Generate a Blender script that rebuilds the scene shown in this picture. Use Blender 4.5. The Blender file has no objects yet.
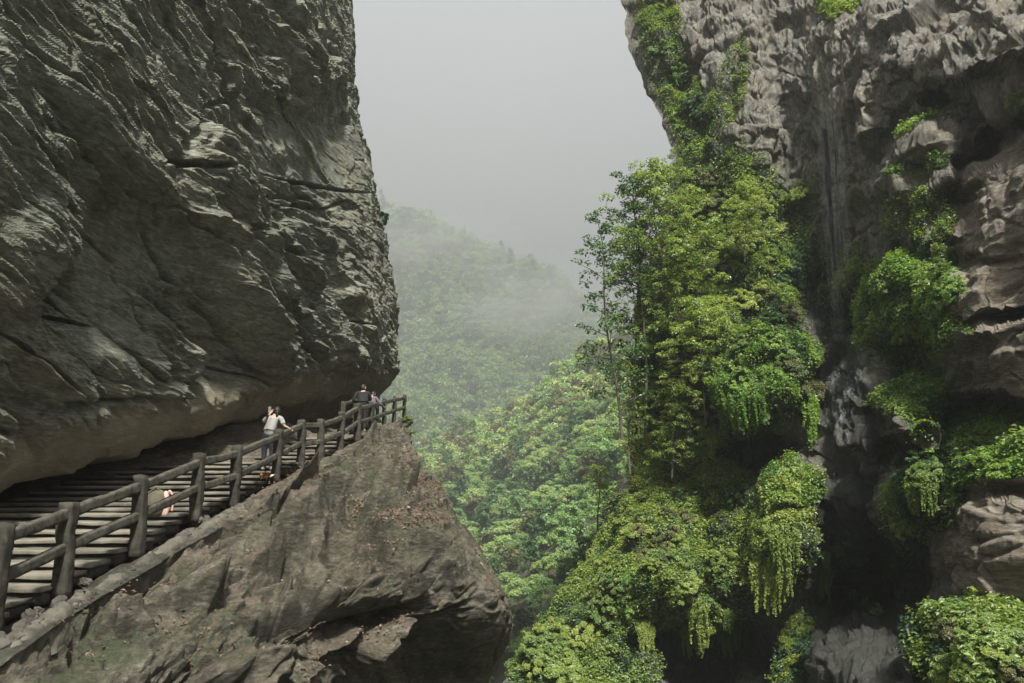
import bpy, bmesh, math, random
import numpy as np
from mathutils import Vector, Matrix
from mathutils.bvhtree import BVHTree

# ------------------------------------------------------------------ camera, sky, sun, exposure
SC = bpy.context.scene
COL = SC.collection
R = math.radians
PITCH = R(9.8)
F = 804.0
cam_d = bpy.data.cameras.new('camera')
cam_d.sensor_width = 36.0
cam_d.lens = F / 1024 * 36
cam_d.clip_start = 0.1
cam_d.clip_end = 5000
cam = bpy.data.objects.new('camera', cam_d)
cam.rotation_euler = (math.pi / 2 + PITCH, 0, 0)
COL.objects.link(cam)
SC.camera = cam

SUN_EL, SUN_AZ = R(53), R(167)
world = bpy.data.worlds.new('World')
SC.world = world
world.use_nodes = True
wn = world.node_tree
wn.nodes.clear()
w_out = wn.nodes.new('ShaderNodeOutputWorld')
w_bg = wn.nodes.new('ShaderNodeBackground')
w_sky = wn.nodes.new('ShaderNodeTexSky')
w_sky.sky_type = 'NISHITA'
w_sky.sun_disc = False
w_sky.sun_elevation = SUN_EL
w_sky.sun_rotation = SUN_AZ
w_sky.air_density = 1.5
w_sky.dust_density = 6.0
w_hs = wn.nodes.new('ShaderNodeHueSaturation')
w_hs.inputs['Saturation'].default_value = 0.3
w_mix = wn.nodes.new('ShaderNodeMixRGB')
w_mix.inputs['Fac'].default_value = 0.86
w_mix.inputs['Color2'].default_value = (1.56, 1.63, 1.66, 1)
wn.links.new(w_sky.outputs[0], w_hs.inputs['Color'])
wn.links.new(w_hs.outputs[0], w_mix.inputs['Color1'])
wn.links.new(w_mix.outputs[0], w_bg.inputs['Color'])
w_bg.inputs['Strength'].default_value = 0.145
wn.links.new(w_bg.outputs[0], w_out.inputs['Surface'])

sun_d = bpy.data.lights.new('sun', 'SUN')
sun_d.energy = 5.0
sun_d.angle = R(6)
sun_d.color = (1.0, 0.975, 0.90)
sun = bpy.data.objects.new('sun', sun_d)
sdir = Vector((math.sin(SUN_AZ) * math.cos(SUN_EL), math.cos(SUN_AZ) * math.cos(SUN_EL), math.sin(SUN_EL)))
sun.rotation_euler = (-sdir).to_track_quat('-Z', 'Y').to_euler()
sun.location = (0, 0, 60)
COL.objects.link(sun)

SC.view_settings.view_transform = 'Standard'
SC.view_settings.look = 'None'
SC.view_settings.exposure = 2.05
SC.view_settings.gamma = 1.0
SC.view_settings.use_curve_mapping = False
SC.render.engine = 'CYCLES'
SC.cycles.max_bounces = 6
SC.cycles.diffuse_bounces = 3
SC.cycles.volume_bounces = 1
SC.cycles.transparent_max_bounces = 8

# ------------------------------------------------------------------ numeric helpers
cT, sT = math.cos(PITCH), math.sin(PITCH)


def at(px, py, Y):
    """world point that stands at world distance Y and is seen at picture point px, py"""
    u = (np.asarray(px, float) - 512) / F
    v = (341.5 - np.asarray(py, float)) / F
    dy = cT - v * sT
    dz = sT + v * cT
    return np.stack([u / dy * Y, np.asarray(Y, float) + 0 * u, dz / dy * Y], -1)


def to_px(P):
    fwd = P[..., 1] * cT + P[..., 2] * sT
    up = -P[..., 1] * sT + P[..., 2] * cT
    fwd = np.maximum(fwd, 0.1)
    return 512 + F * P[..., 0] / fwd, 341.5 - F * up / fwd


def h32(ix, iy, iz, seed):
    with np.errstate(over='ignore'):
        h = (ix.astype(np.uint32) * np.uint32(374761393) + iy.astype(np.uint32) * np.uint32(668265263)
             + iz.astype(np.uint32) * np.uint32(2147483647 - 1013) + np.uint32((seed * 2654435761) & 0xffffffff))
        h = (h ^ (h >> np.uint32(13))) * np.uint32(1274126177)
        h = (h ^ (h >> np.uint32(16))) * np.uint32(2246822519)
        h = h ^ (h >> np.uint32(13))
    return h


def f01(h, k=0):
    with np.errstate(over='ignore'):
        h = h * np.uint32(1 + 2 * (k * 40503 + 17)) + np.uint32(k * 7919)
        h = h ^ (h >> np.uint32(15))
    return (h & np.uint32(0xffffff)).astype(np.float32) / np.float32(16777216.0)


def vnoise(P, seed=0):
    """smooth value noise about -1..1"""
    P = np.asarray(P, np.float32)
    i = np.floor(P).astype(np.int64)
    f = (P - i).astype(np.float32)
    f = f * f * f * (f * (f * 6 - 15) + 10)
    r = 0
    for a in (0, 1):
        wx = f[..., 0] if a else 1 - f[..., 0]
        for b in (0, 1):
            wy = f[..., 1] if b else 1 - f[..., 1]
            for c in (0, 1):
                wz = f[..., 2] if c else 1 - f[..., 2]
                r = r + wx * wy * wz * f01(h32(i[..., 0] + a, i[..., 1] + b, i[..., 2] + c, seed))
    return (r * 2 - 1) * 1.25


def fbm(P, octv=4, seed=0, gain=0.5, lac=2.03, ridged=False):
    a, s, t = 1.0, 0, 0
    P = np.asarray(P, np.float32)
    for o in range(octv):
        n = vnoise(P, seed + o * 31)
        if ridged:
            n = 1 - 2 * np.abs(n)
        s = s + a * n
        t += a
        a *= gain
        P = P * lac + 5.3
    return s / t


def facet(P, seed=0, tilt=0.9, hgt=0.5, blend=0.10):
    """broken rock: every cell is a tilted plane with its own height, with hard steps between them"""
    P = np.asarray(P, np.float32)
    i = np.floor(P).astype(np.int64)
    best = np.full(P.shape[:-1], 1e9, np.float32)
    sec = np.full(P.shape[:-1], 1e9, np.float32)
    val = np.zeros(P.shape[:-1], np.float32)
    val2 = np.zeros(P.shape[:-1], np.float32)
    for a in (-1, 0, 1):
        for b in (-1, 0, 1):
            for c in (-1, 0, 1):
                h = h32(i[..., 0] + a, i[..., 1] + b, i[..., 2] + c, seed)
                dx = P[..., 0] - (i[..., 0] + a + f01(h, 1))
                dy = P[..., 1] - (i[..., 1] + b + f01(h, 2))
                dz = P[..., 2] - (i[..., 2] + c + f01(h, 3))
                d = dx * dx + dy * dy + dz * dz
                v = (f01(h, 4) - .5) * 2 * hgt + tilt * ((f01(h, 5) - .5) * dx + (f01(h, 6) - .5) * dy + (f01(h, 7) - .5) * dz) * 2
                m = d < best
                m2 = (~m) & (d < sec)
                val2 = np.where(m, val, np.where(m2, v, val2))
                sec = np.where(m, best, np.where(m2, d, sec))
                best = np.where(m, d, best)
                val = np.where(m, v, val)
    edge = np.sqrt(sec) - np.sqrt(best)
    w = .5 + .5 * np.clip(edge / blend, 0, 1)
    return val * w + val2 * (1 - w), edge


def smooth(x, a, b):
    t = np.clip((x - a) / (b - a), 0, 1)
    return t * t * (3 - 2 * t)


def rbf(ctrl, vals, q, eps=0.0, lam=1e-3):
    """thin plate spline through the control points"""
    c = np.asarray(ctrl, float)
    v = np.asarray(vals, float)
    n = len(c)
    sc = c.std(0).max()
    c = c / sc
    qq = np.asarray(q, float) / sc

    def ph(r2):
        return 0.5 * r2 * np.log(np.maximum(r2, 1e-12))
    A = np.zeros((n + 3, n + 3))
    A[:n, :n] = ph(((c[:, None] - c[None]) ** 2).sum(-1)) + np.eye(n) * lam
    A[:n, n] = 1
    A[:n, n + 1:] = c
    A[n, :n] = 1
    A[n + 1:, :n] = c.T
    w = np.linalg.solve(A, np.concatenate([v, np.zeros(3)]))
    out = w[n] + qq[..., 0] * w[n + 1] + qq[..., 1] * w[n + 2]
    for k in range(n):
        out = out + w[k] * ph(((qq - c[k]) ** 2).sum(-1))
    return out


def ell(px, py, cx, cy, rx, ry, ang=0.0, soft=0.5):
    """1 inside an ellipse, falling to 0 over the soft outer part"""
    a = R(ang)
    dx, dy = px - cx, py - cy
    x = (dx * math.cos(a) + dy * math.sin(a)) / rx
    y = (-dx * math.sin(a) + dy * math.cos(a)) / ry
    r = np.sqrt(x * x + y * y)
    return 1 - smooth(r, 1 - soft, 1 + soft * 0.3)


def grid_normals(P):
    du = np.gradient(P, axis=1)
    dv = np.gradient(P, axis=0)
    n = np.cross(du, dv)
    n /= np.linalg.norm(n, axis=-1, keepdims=True) + 1e-9
    return n


def blur(A, it=2):
    for _ in range(it):
        A = A.copy()
        A[1:-1] = A[1:-1] * .5 + (A[:-2] + A[2:]) * .25
        A[:, 1:-1] = A[:, 1:-1] * .5 + (A[:, :-2] + A[:, 2:]) * .25
    return A


def catmull(C, nu, nv):
    """dense grid through a coarse grid of control points (rows x cols x 3)"""
    def line(Q, n):
        m = Q.shape[0]
        t = np.linspace(0, m - 1 - 1e-6, n)
        i = np.floor(t).astype(int)
        f = (t - i).reshape((-1,) + (1,) * (Q.ndim - 1))
        g = lambda k: Q[np.clip(i + k, 0, m - 1)]
        p0, p1, p2, p3 = g(-1), g(0), g(1), g(2)
        return 0.5 * ((2 * p1) + (-p0 + p2) * f + (2 * p0 - 5 * p1 + 4 * p2 - p3) * f ** 2 + (-p0 + 3 * p1 - 3 * p2 + p3) * f ** 3)
    A = line(C, nv)
    return line(A.transpose(1, 0, 2), nu).transpose(1, 0, 2)


def mesh_from(name, V, Fc, mat=None, smoothf=True, attrs=None):
    """V (n,3), Fc (m,k) same-size faces; attrs: {name: (n,) float}"""
    me = bpy.data.meshes.new(name)
    V = np.asarray(V, np.float32)
    Fc = np.asarray(Fc, np.int32)
    k = Fc.shape[1]
    me.vertices.add(len(V))
    me.vertices.foreach_set('co', V.ravel())
    me.loops.add(Fc.size)
    me.loops.foreach_set('vertex_index', Fc.ravel())
    me.polygons.add(len(Fc))
    me.polygons.foreach_set('loop_start', np.arange(0, Fc.size, k, dtype=np.int32))
    me.polygons.foreach_set('use_smooth', np.full(len(Fc), smoothf))
    me.update(calc_edges=True)
    for a, v in (attrs or {}).items():
        at_ = me.attributes.new(a, 'FLOAT', 'POINT')
        at_.data.foreach_set('value', np.asarray(v, np.float32).ravel())
    if mat:
        me.materials.append(mat)
    return me


def grid_mesh(name, P, mat, attrs=None, flip=False, smoothf=True):
    nv, nu = P.shape[:2]
    idx = np.arange(nu * nv).reshape(nv, nu)
    q = np.stack([idx[:-1, :-1], idx[1:, :-1], idx[1:, 1:], idx[:-1, 1:]], -1).reshape(-1, 4)
    if flip:
        q = q[:, ::-1]
    return mesh_from(name, P.reshape(-1, 3), q, mat, smoothf, {k: v.ravel() for k, v in (attrs or {}).items()})


def link(name, me, parent=None, **props):
    o = bpy.data.objects.new(name, me)
    COL.objects.link(o)
    if parent:
        o.parent = parent
    for k, v in props.items():
        if v:
            o[k] = v
    return o


def thing(name, label, cat, loc=(0, 0, 0), rz=0, group=None):
    o = bpy.data.objects.new(name, None)
    o.empty_display_size = 0.2
    COL.objects.link(o)
    o.location = loc
    o.rotation_euler = (0, 0, rz)
    o['label'] = label
    o['category'] = cat
    if group:
        o['group'] = group
    return o


def copy_thing(root, label=None, group=None, cat=None):
    r = root.copy()
    COL.objects.link(r)
    if label:
        r['label'] = label
    if group:
        r['group'] = group
    if cat:
        r['category'] = cat
    for ch in list(root.children):
        c = ch.copy()
        COL.objects.link(c)
        c.parent = r
        for g in list(ch.children):
            d = g.copy()
            COL.objects.link(d)
            d.parent = c
    return r


# ------------------------------------------------------------------ materials
class NT:
    def __init__(s, name):
        s.m = bpy.data.materials.new(name)
        s.m.use_nodes = True
        s.t = s.m.node_tree
        s.t.nodes.clear()
        s.out = s.t.nodes.new('ShaderNodeOutputMaterial')

    def n(s, typ, **kw):
        nd = s.t.nodes.new(typ)
        for k, v in kw.items():
            setattr(nd, k, v)
        return nd

    def link(s, a, b):
        s.t.links.new(a, b)

    def val(s, sock, v):
        if hasattr(v, 'is_linked') or isinstance(v, bpy.types.NodeSocket):
            s.link(v, sock)
        else:
            sock.default_value = v

    def mix(s, f, a, b, mode='MIX'):
        nd = s.n('ShaderNodeMixRGB', blend_type=mode)
        s.val(nd.inputs[0], f)
        s.val(nd.inputs[1], a if not isinstance(a, tuple) else a + (1,) * (4 - len(a)))
        s.val(nd.inputs[2], b if not isinstance(b, tuple) else b + (1,) * (4 - len(b)))
        return nd.outputs[0]

    def math(s, op, a, b=0.0, clamp=False):
        nd = s.n('ShaderNodeMath', operation=op, use_clamp=clamp)
        s.val(nd.inputs[0], a)
        s.val(nd.inputs[1], b)
        return nd.outputs[0]

    def noise(s, scale, detail=4, rough=0.6, vec=None, dist=0.0):
        nd = s.n('ShaderNodeTexNoise')
        nd.inputs['Scale'].default_value = scale
        nd.inputs['Detail'].default_value = detail
        nd.inputs['Roughness'].default_value = rough
        nd.inputs['Distortion'].default_value = dist
        if vec is not None:
            s.link(vec, nd.inputs['Vector'])
        return nd.outputs['Fac']

    def ramp(s, f, a, b, ca=(0, 0, 0, 1), cb=(1, 1, 1, 1)):
        nd = s.n('ShaderNodeValToRGB')
        nd.color_ramp.elements[0].position = a
        nd.color_ramp.elements[1].position = b
        nd.color_ramp.elements[0].color = ca
        nd.color_ramp.elements[1].color = cb
        s.link(f, nd.inputs[0])
        return nd.outputs[0]

    def attr(s, name):
        nd = s.n('ShaderNodeAttribute', attribute_name=name)
        return nd.outputs['Fac']

    def coords(s, scale=(1, 1, 1), rot=(0, 0, 0)):
        g = s.n('ShaderNodeNewGeometry')
        m = s.n('ShaderNodeMapping')
        m.inputs['Scale'].default_value = scale
        m.inputs['Rotation'].default_value = rot
        s.link(g.outputs['Position'], m.inputs['Vector'])
        return m.outputs[0]


def rock_material(name, c_dark, c_mid, c_light, c_warm, strata=(0.5, 0.5, 2.0), rot=(0, 0, 0), bump=0.5, scale=1.0, veg=(0.03, 0.045, 0.018)):
    """bare rock with bedding, warm stains, moss (attr moss), wet dark (attr wet), leaf litter (attr litter)"""
    t = NT(name)
    pos = t.coords((scale, scale, scale))
    st = t.coords(tuple(scale * k for k in strata), rot)
    big = t.noise(0.35, 5, 0.6, pos)
    mid = t.noise(1.6, 6, 0.65, st, 0.6)
    fine = t.noise(9.0, 5, 0.7, st)
    c = t.mix(t.ramp(mid, 0.35, 0.68), c_dark, c_mid)
    c = t.mix(t.ramp(fine, 0.45, 0.75), c, c_light)
    c = t.mix(t.math('MULTIPLY', t.ramp(big, 0.45, 0.7), 0.6), c, c_warm)
    pit = t.noise(4.5, 9, 0.78, st, 0.8)
    c = t.mix(1.0, c, t.ramp(pit, 0.32, 0.62, (.42, .42, .42, 1), (1.25, 1.25, 1.25, 1)), 'MULTIPLY')
    streak = t.noise(1.2, 4, 0.6, t.coords((1.4 * scale, 1.4 * scale, 0.12 * scale)), 0.3)
    c = t.mix(t.math('MULTIPLY', t.ramp(streak, 0.46, 0.68), 0.7), c, tuple(k * 0.45 for k in c_mid))
    c = t.mix(t.math('MULTIPLY', t.attr('warm'), 0.8), c, t.mix(fine, (0.30, 0.25, 0.175), (0.46, 0.39, 0.28)))
    # moss and lichen film
    mo = t.attr('moss')
    mn = t.noise(3.0, 6, 0.7, pos)
    mf = t.math('MULTIPLY', mo, t.ramp(mn, 0.35, 0.55), True)
    c = t.mix(mf, c, t.mix(fine, veg, tuple(k * 2.1 for k in veg)))
    # leaf litter
    lf = t.math('MULTIPLY', t.attr('litter'), t.ramp(t.noise(16.0, 3, 0.7, pos), 0.48, 0.56), True)
    c = t.mix(lf, c, t.mix(t.ramp(t.noise(37.0, 2, 0.6, pos), 0.4, 0.6), (0.17, 0.095, 0.07), (0.27, 0.19, 0.15)))
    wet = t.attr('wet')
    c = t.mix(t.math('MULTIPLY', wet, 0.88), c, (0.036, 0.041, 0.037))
    b = t.n('ShaderNodeBsdfPrincipled')
    t.link(c, b.inputs['Base Color'])
    rg = t.math('SUBTRACT', 0.88, t.math('MULTIPLY', wet, 0.46))
    t.link(rg, b.inputs['Roughness'])
    b.inputs['Specular IOR Level'].default_value = 0.35
    bp = t.n('ShaderNodeBump')
    bp.inputs['Strength'].default_value = bump
    bp.inputs['Distance'].default_value = 0.22
    hsum = t.math('ADD', t.math('MULTIPLY', mid, 1.0), t.math('MULTIPLY', pit, 1.6))
    t.link(hsum, bp.inputs['Height'])
    bp2 = t.n('ShaderNodeBump')
    bp2.inputs['Strength'].default_value = bump
    bp2.inputs['Distance'].default_value = 0.03
    t.link(t.noise(28.0, 6, 0.7, pos), bp2.inputs['Height'])
    t.link(bp.outputs[0], bp2.inputs['Normal'])
    t.link(bp2.outputs[0], b.inputs['Normal'])
    t.link(b.outputs[0], t.out.inputs['Surface'])
    return t.m


def leaf_material(name, cols, trans=0.45, transcol=1.5):
    """leaves: colour by per-leaf attribute 'tint' and by object"""
    t = NT(name)
    tint = t.attr('tint')
    oi = t.n('ShaderNodeObjectInfo')
    nd = t.n('ShaderNodeValToRGB')
    e = nd.color_ramp.elements
    e[0].position = 0
    e[0].color = cols[0] + (1,)
    e[1].position = 1
    e[1].color = cols[-1] + (1,)
    for i, c in enumerate(cols[1:-1]):
        x = e.new((i + 1) / (len(cols) - 1))
        x.color = c + (1,)
    sh = t.math('ADD', tint, t.math('MULTIPLY', t.math('SUBTRACT', oi.outputs['Random'], 0.5), 0.45), True)
    t.link(sh, nd.inputs[0])
    c = nd.outputs[0]
    d = t.n('ShaderNodeBsdfDiffuse')
    t.link(c, d.inputs[0])
    tr = t.n('ShaderNodeBsdfTranslucent')
    t.link(t.mix(1.0, c, (transcol * 1.15, transcol * 1.1, transcol * 0.55), 'MULTIPLY'), tr.inputs[0])
    m1 = t.n('ShaderNodeMixShader')
    m1.inputs[0].default_value = trans
    t.link(d.outputs[0], m1.inputs[1])
    t.link(tr.outputs[0], m1.inputs[2])
    g = t.n('ShaderNodeBsdfGlossy')
    g.inputs['Roughness'].default_value = 0.45
    g.inputs[0].default_value = (0.9, 0.95, 1, 1)
    m2 = t.n('ShaderNodeMixShader')
    m2.inputs[0].default_value = 0.035
    t.link(m1.outputs[0], m2.inputs[1])
    t.link(g.outputs[0], m2.inputs[2])
    t.link(m2.outputs[0], t.out.inputs['Surface'])
    return t.m


def plain(name, col, rough=0.8, col2=None, scale=8, bump=0.0, spec=0.3):
    t = NT(name)
    b = t.n('ShaderNodeBsdfPrincipled')
    pos = t.coords()
    nf = t.noise(scale, 5, 0.65, pos)
    c = t.mix(t.ramp(nf, 0.35, 0.65), col, col2 or tuple(k * 0.7 for k in col))
    t.link(c, b.inputs['Base Color'])
    b.inputs['Roughness'].default_value = rough
    b.inputs['Specular IOR Level'].default_value = spec
    if bump:
        bp = t.n('ShaderNodeBump')
        bp.inputs['Strength'].default_value = bump
        bp.inputs['Distance'].default_value = 0.02
        t.link(t.noise(scale * 3, 5, 0.7, pos), bp.inputs['Height'])
        t.link(bp.outputs[0], b.inputs['Normal'])
    t.link(b.outputs[0], t.out.inputs['Surface'])
    return t.m


M_LEFT = rock_material('left_rock', (0.18, 0.195, 0.155), (0.36, 0.37, 0.295), (0.52, 0.53, 0.44), (0.38, 0.345, 0.245), (0.9, 0.35, 2.2), (R(-9), 0, 0), 0.9)
M_RIGHT = rock_material('right_rock', (0.14, 0.135, 0.12), (0.29, 0.275, 0.24), (0.48, 0.45, 0.39), (0.34, 0.28, 0.21), (1.1, 1.1, 0.45), (0, 0, 0), 1.0)
M_SLAB = rock_material('pale_slab_rock', (0.17, 0.15, 0.12), (0.38, 0.33, 0.27), (0.54, 0.48, 0.40), (0.40, 0.31, 0.22), (0.5, 0.5, 2.6), (0, R(12), 0), 1.0)
M_OUT = rock_material('outcrop_rock', (0.065, 0.06, 0.045), (0.17, 0.15, 0.11), (0.30, 0.28, 0.215), (0.155, 0.14, 0.095), (0.8, 0.6, 1.8), (R(12), R(15), 0), 0.8)
M_GROUND = plain('forest_floor', (0.035, 0.05, 0.02), 0.95, (0.06, 0.05, 0.03), 0.2)
M_LEAF = leaf_material('leaf_fresh', [(0.060, 0.108, 0.034), (0.132, 0.210, 0.054), (0.204, 0.288, 0.072), (0.288, 0.348, 0.102)])
M_LEAFY = leaf_material('leaf_yellowish', [(0.081, 0.127, 0.034), (0.172, 0.247, 0.052), (0.276, 0.345, 0.075), (0.368, 0.391, 0.115)])
M_LEAFB = leaf_material('leaf_bright', [(0.050, 0.105, 0.024), (0.116, 0.220, 0.039), (0.198, 0.319, 0.055), (0.286, 0.396, 0.083)])
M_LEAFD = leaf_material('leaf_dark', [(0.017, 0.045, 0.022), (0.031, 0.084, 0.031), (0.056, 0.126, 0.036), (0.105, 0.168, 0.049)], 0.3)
M_LEAFO = leaf_material('leaf_olive', [(0.039, 0.058, 0.021), (0.078, 0.104, 0.033), (0.130, 0.150, 0.052), (0.195, 0.169, 0.078)], 0.4)
M_BARK = plain('bark', (0.07, 0.06, 0.045), 0.9, (0.12, 0.11, 0.09), 6, 0.6)

# ------------------------------------------------------------------ left cliff
def build_left():
    Ys = np.concatenate([np.geomspace(3.0, 43, 800), np.linspace(43.15, 49, 60), np.linspace(50, 75, 14)])
    tz = np.linspace(-0.30, 0.86, 760)
    tz = np.concatenate([tz, np.linspace(0.88, 1.3, 12)])[::-1]
    Y, T = np.meshgrid(Ys, tz)
    Z = Y * T
    ctl = [(352, 0, 43), (349, -150, 43), (358, 100, 43), (371, 160, 43), (383, 215, 43), (394, 300, 42), (392, 350, 41), (386, 385, 40)]
    pts, vals = [], []
    for a in ctl:
        p = at(*a)
        pts.append((p[1], p[2]))
        vals.append(p[0])
    for y, z, x in [(14, 9, -8.3), (20, 14, -8.7), (28, 20, -9.2), (12, 4, -8.35), (20, 5, -7.75), (28, 8, -7.3), (36, 10, -6.8), (8, 3, -8.4), (8, -1, -8.9), (3, 2, -8.7),
                    (43, 36, -10.5), (30, 36, -11), (10, 30, -11), (14, .4, -8.9), (16.5, 1.0, -8.4), (22, 2.1, -7.75), (30, 3.4, -7.1), (33, 16, -7.9), (3, 12, -8.6)]:
        pts.append((y, z))
        vals.append(x)
    X = rbf(pts, vals, np.stack([Y, Z], -1), lam=1e-3)
    # corner turns away beyond the far end
    X = X - 0.11 * np.clip(Y - 42.2, 0, 99) ** 2
    P = np.stack([X, Y, Z], -1)
    px, py = to_px(P)

    def b(*a, **k):
        return ell(px, py, *a, **k)
    # large relief: hollows and shoulders
    rel = 0
    rel = rel - 0.75 * b(150, 270, 95, 85, 40) - 0.9 * b(310, 150, 95, 75, 20) + 0.7 * b(235, 250, 35, 150, -22) - 0.4 * b(215, 360, 40, 50)
    rel = rel + 0.45 * b(20, 260, 45, 60) - 0.35 * b(70, 300, 30, 60, -30) + 0.4 * b(110, 120, 50, 120, -35) - 0.45 * b(45, 130, 25, 100, -35) + 0.35 * b(340, 330, 40, 50)
    rel = rel - 0.5 * b(250, 60, 40, 70, -10) + 0.35 * b(380, 320, 20, 60)
    sc = smooth(Y, 6, 30)
    D = rel * (0.55 + 0.75 * sc) * (1 - smooth(Y, 33, 41))
    # bedding: almost level beds running away, dipping a little
    zb = Z + 5.0 * np.log(Y) + 0.5 * fbm(np.stack([X * .2, Y * .12, Z * .2], -1), 3, 5)
    Q = np.stack([X, Y, zb], -1)
    warp = fbm(Q * [0.25, 0.18, 0.4], 3, 11)[..., None] * [0.3, 1.2, 0.6]
    v1, e1 = facet((Q + warp) * [0.2, 0.17, 0.42], 3, 0.7, 0.6)
    v2, e2 = facet((Q + warp) * [0.6, 0.5, 1.2], 8, 0.75, 0.5, .05)
    v3, e3 = facet((Q + warp * .5) * [1.9, 1.7, 3.6], 15, 0.8, 0.45)
    rg = fbm(Q * [0.6, 0.42, 1.7], 6, 23, 0.62, ridged=True)
    rg2 = fbm(Q * [1.6, 1.3, 4.5], 4, 29, 0.6, ridged=True)
    def saw(x):
        f = x - np.floor(x)
        return np.where(f < .82, f / .82, (1 - f) / .18) - .5
    cj = (Z - 11.0) / np.maximum(Y, 6)
    wj = fbm(np.stack([X * .12, Y * .12, Z * .25], -1), 4, 91)
    wk = fbm(Q * [.5, .45, .7], 4, 95)
    am = np.clip(.25 + 1.3 * fbm(Q * [.1, .1, .16], 2, 93) + .5, .15, 1.25)
    sy = np.clip(Y / 20, .5, 1.7)
    joint = sy * (0.80 * am * saw(cj * 6.5 + 0.9 * wj) + 0.30 * am * saw(cj * 19 + 1.6 * wj + .3 * wk) + 0.09 * saw(cj * 60 + 2.5 * wj + .8 * wk))
    calm = 1 - 0.75 * np.clip(b(150, 260, 70, 60, 30) + b(320, 150, 70, 45, 10) + b(120, 330, 60, 50), 0, 1)
    far = 1 - 0.85 * smooth(Y, 28, 40)
    v2 = v2 * (.4 + .6 * far)
    D = D + calm * (0.50 * far * v1 + 0.16 * v2 + 0.065 * v3 + 0.13 * rg + 0.055 * rg2 + .85 * far * joint + .15 * joint) + (1 - calm) * (0.12 * v1 + .03 * rg)
    D = D - 0.30 * (1 - smooth(e1, 0, 0.05)) * calm * am - .07 * (1 - smooth(e2, 0, .07)) * calm
    # the cracks that read as dark lines
    for (cx, cy, rx, ry, an) in [(178, 166, 26, 4, 3), (290, 193, 46, 2.6, 2), (260, 193, 20, 6, 0), (60, 300, 40, 3, 35), (85, 325, 26, 2.5, 12), (335, 180, 40, 2, 16)]:
        wob = 4 * fbm(np.stack([px * .03, py * 0, py * 0], -1), 3, 7)
        D = D - 0.55 * ell(px, py + wob, cx, cy, rx, ry, an, soft=0.7)
    for (cx, cy, rx, ry, an) in [(70, 95, 95, 3, 50), (252, 110, 120, 3.5, 64), (210, 300, 95, 3, 58), (335, 260, 80, 3, 66), (98, 215, 70, 2.6, 46), (160, 60, 70, 2.6, 55), (300, 330, 60, 2.6, 60), (30, 360, 60, 2.6, 40)]:
        wob = 7 * fbm(np.stack([px * .02, py * .02, py * 0], -1), 4, int(cx))
        D = D - 0.40 * sy * ell(px + wob, py + wob, cx, cy, rx, ry, an, soft=0.8)
    # bottom: gentle underside then the undercut over the steps
    lip_y = np.array([3, 8, 14, 17, 21, 28, 40, 60.])
    lip_z = np.array([-1.6, -1.3, -0.62, 0.12, 1.0, 2.65, 4.3, 6.0])
    lip_w = np.array([1.4, 1.4, 1.5, 1.45, 1.5, 1.7, 1.4, 1.4])
    zl = np.interp(Y, lip_y, lip_z) + 0.18 * fbm(np.stack([Y * .5, Y * 0, Y * 0], -1), 3, 77)
    w = np.interp(Y, lip_y, lip_w)
    s = np.clip((zl + w - Z) / w, 0, 1)
    D = D * (1 - 0.85 * smooth(s, 0.05, 0.6)) + 0.06 * v2 * smooth(s, 0.05, 0.6)
    X2 = -0.9 * s ** 1.6 - np.interp(Y, [0, 24, 31, 60], [5.2, 5.2, 1.3, .7]) * (1 - np.exp(-np.clip(zl - Z, 0, 9) * 1.3))
    P[..., 0] += X2
    N = grid_normals(blur(P, 3))
    if N[300, 300, 0] < 0:
        N = -N
    N[..., 1] *= np.where(Y > 30, 0.4, 1)
    P = P + N * D[..., None]
    nz = grid_normals(P)
    if nz[300, 300, 0] < 0:
        nz = -nz
    moss = np.clip(0.25 + 0.8 * nz[..., 2], 0, 1) * smooth(fbm(Q * .3, 3, 51), -0.1, 0.6) * 0.7
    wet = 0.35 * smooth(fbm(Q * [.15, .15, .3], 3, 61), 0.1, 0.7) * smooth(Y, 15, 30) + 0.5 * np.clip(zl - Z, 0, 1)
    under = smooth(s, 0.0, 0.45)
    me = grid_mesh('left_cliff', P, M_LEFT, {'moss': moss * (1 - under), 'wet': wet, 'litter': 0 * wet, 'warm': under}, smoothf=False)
    return link('cliff', me, kind='structure')


left_cliff = build_left()

# ------------------------------------------------------------------ path geometry
POSTS = [(-9, 622, 10.0), (62, 585, 11.5), (137, 547, 13.4), (195, 514, 15.6), (234, 500, 17.3), (276, 476, 20.0), (301, 462, 21.8), (320, 460, 22.6), (340, 450, 24.4), (357.5, 438, 26.2),
         (371, 433, 28.8), (384, 426.5, 32.4), (394, 421.5, 36.0), (404, 417.5, 40.2)]
PB = [Vector(at(*p)) for p in POSTS]
_yy = np.array([2.0] + [p.y for p in PB] + [46.0])
_xx = np.array([-5.2] + [p.x for p in PB] + [-6.1])
_zz = np.array([PB[0].z - 0.22 * 8] + [p.z for p in PB] + [3.6])


def path_x(y):
    return np.interp(y, _yy, _xx)


def path_z(y):
    return np.interp(y, _yy, _zz)


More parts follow.
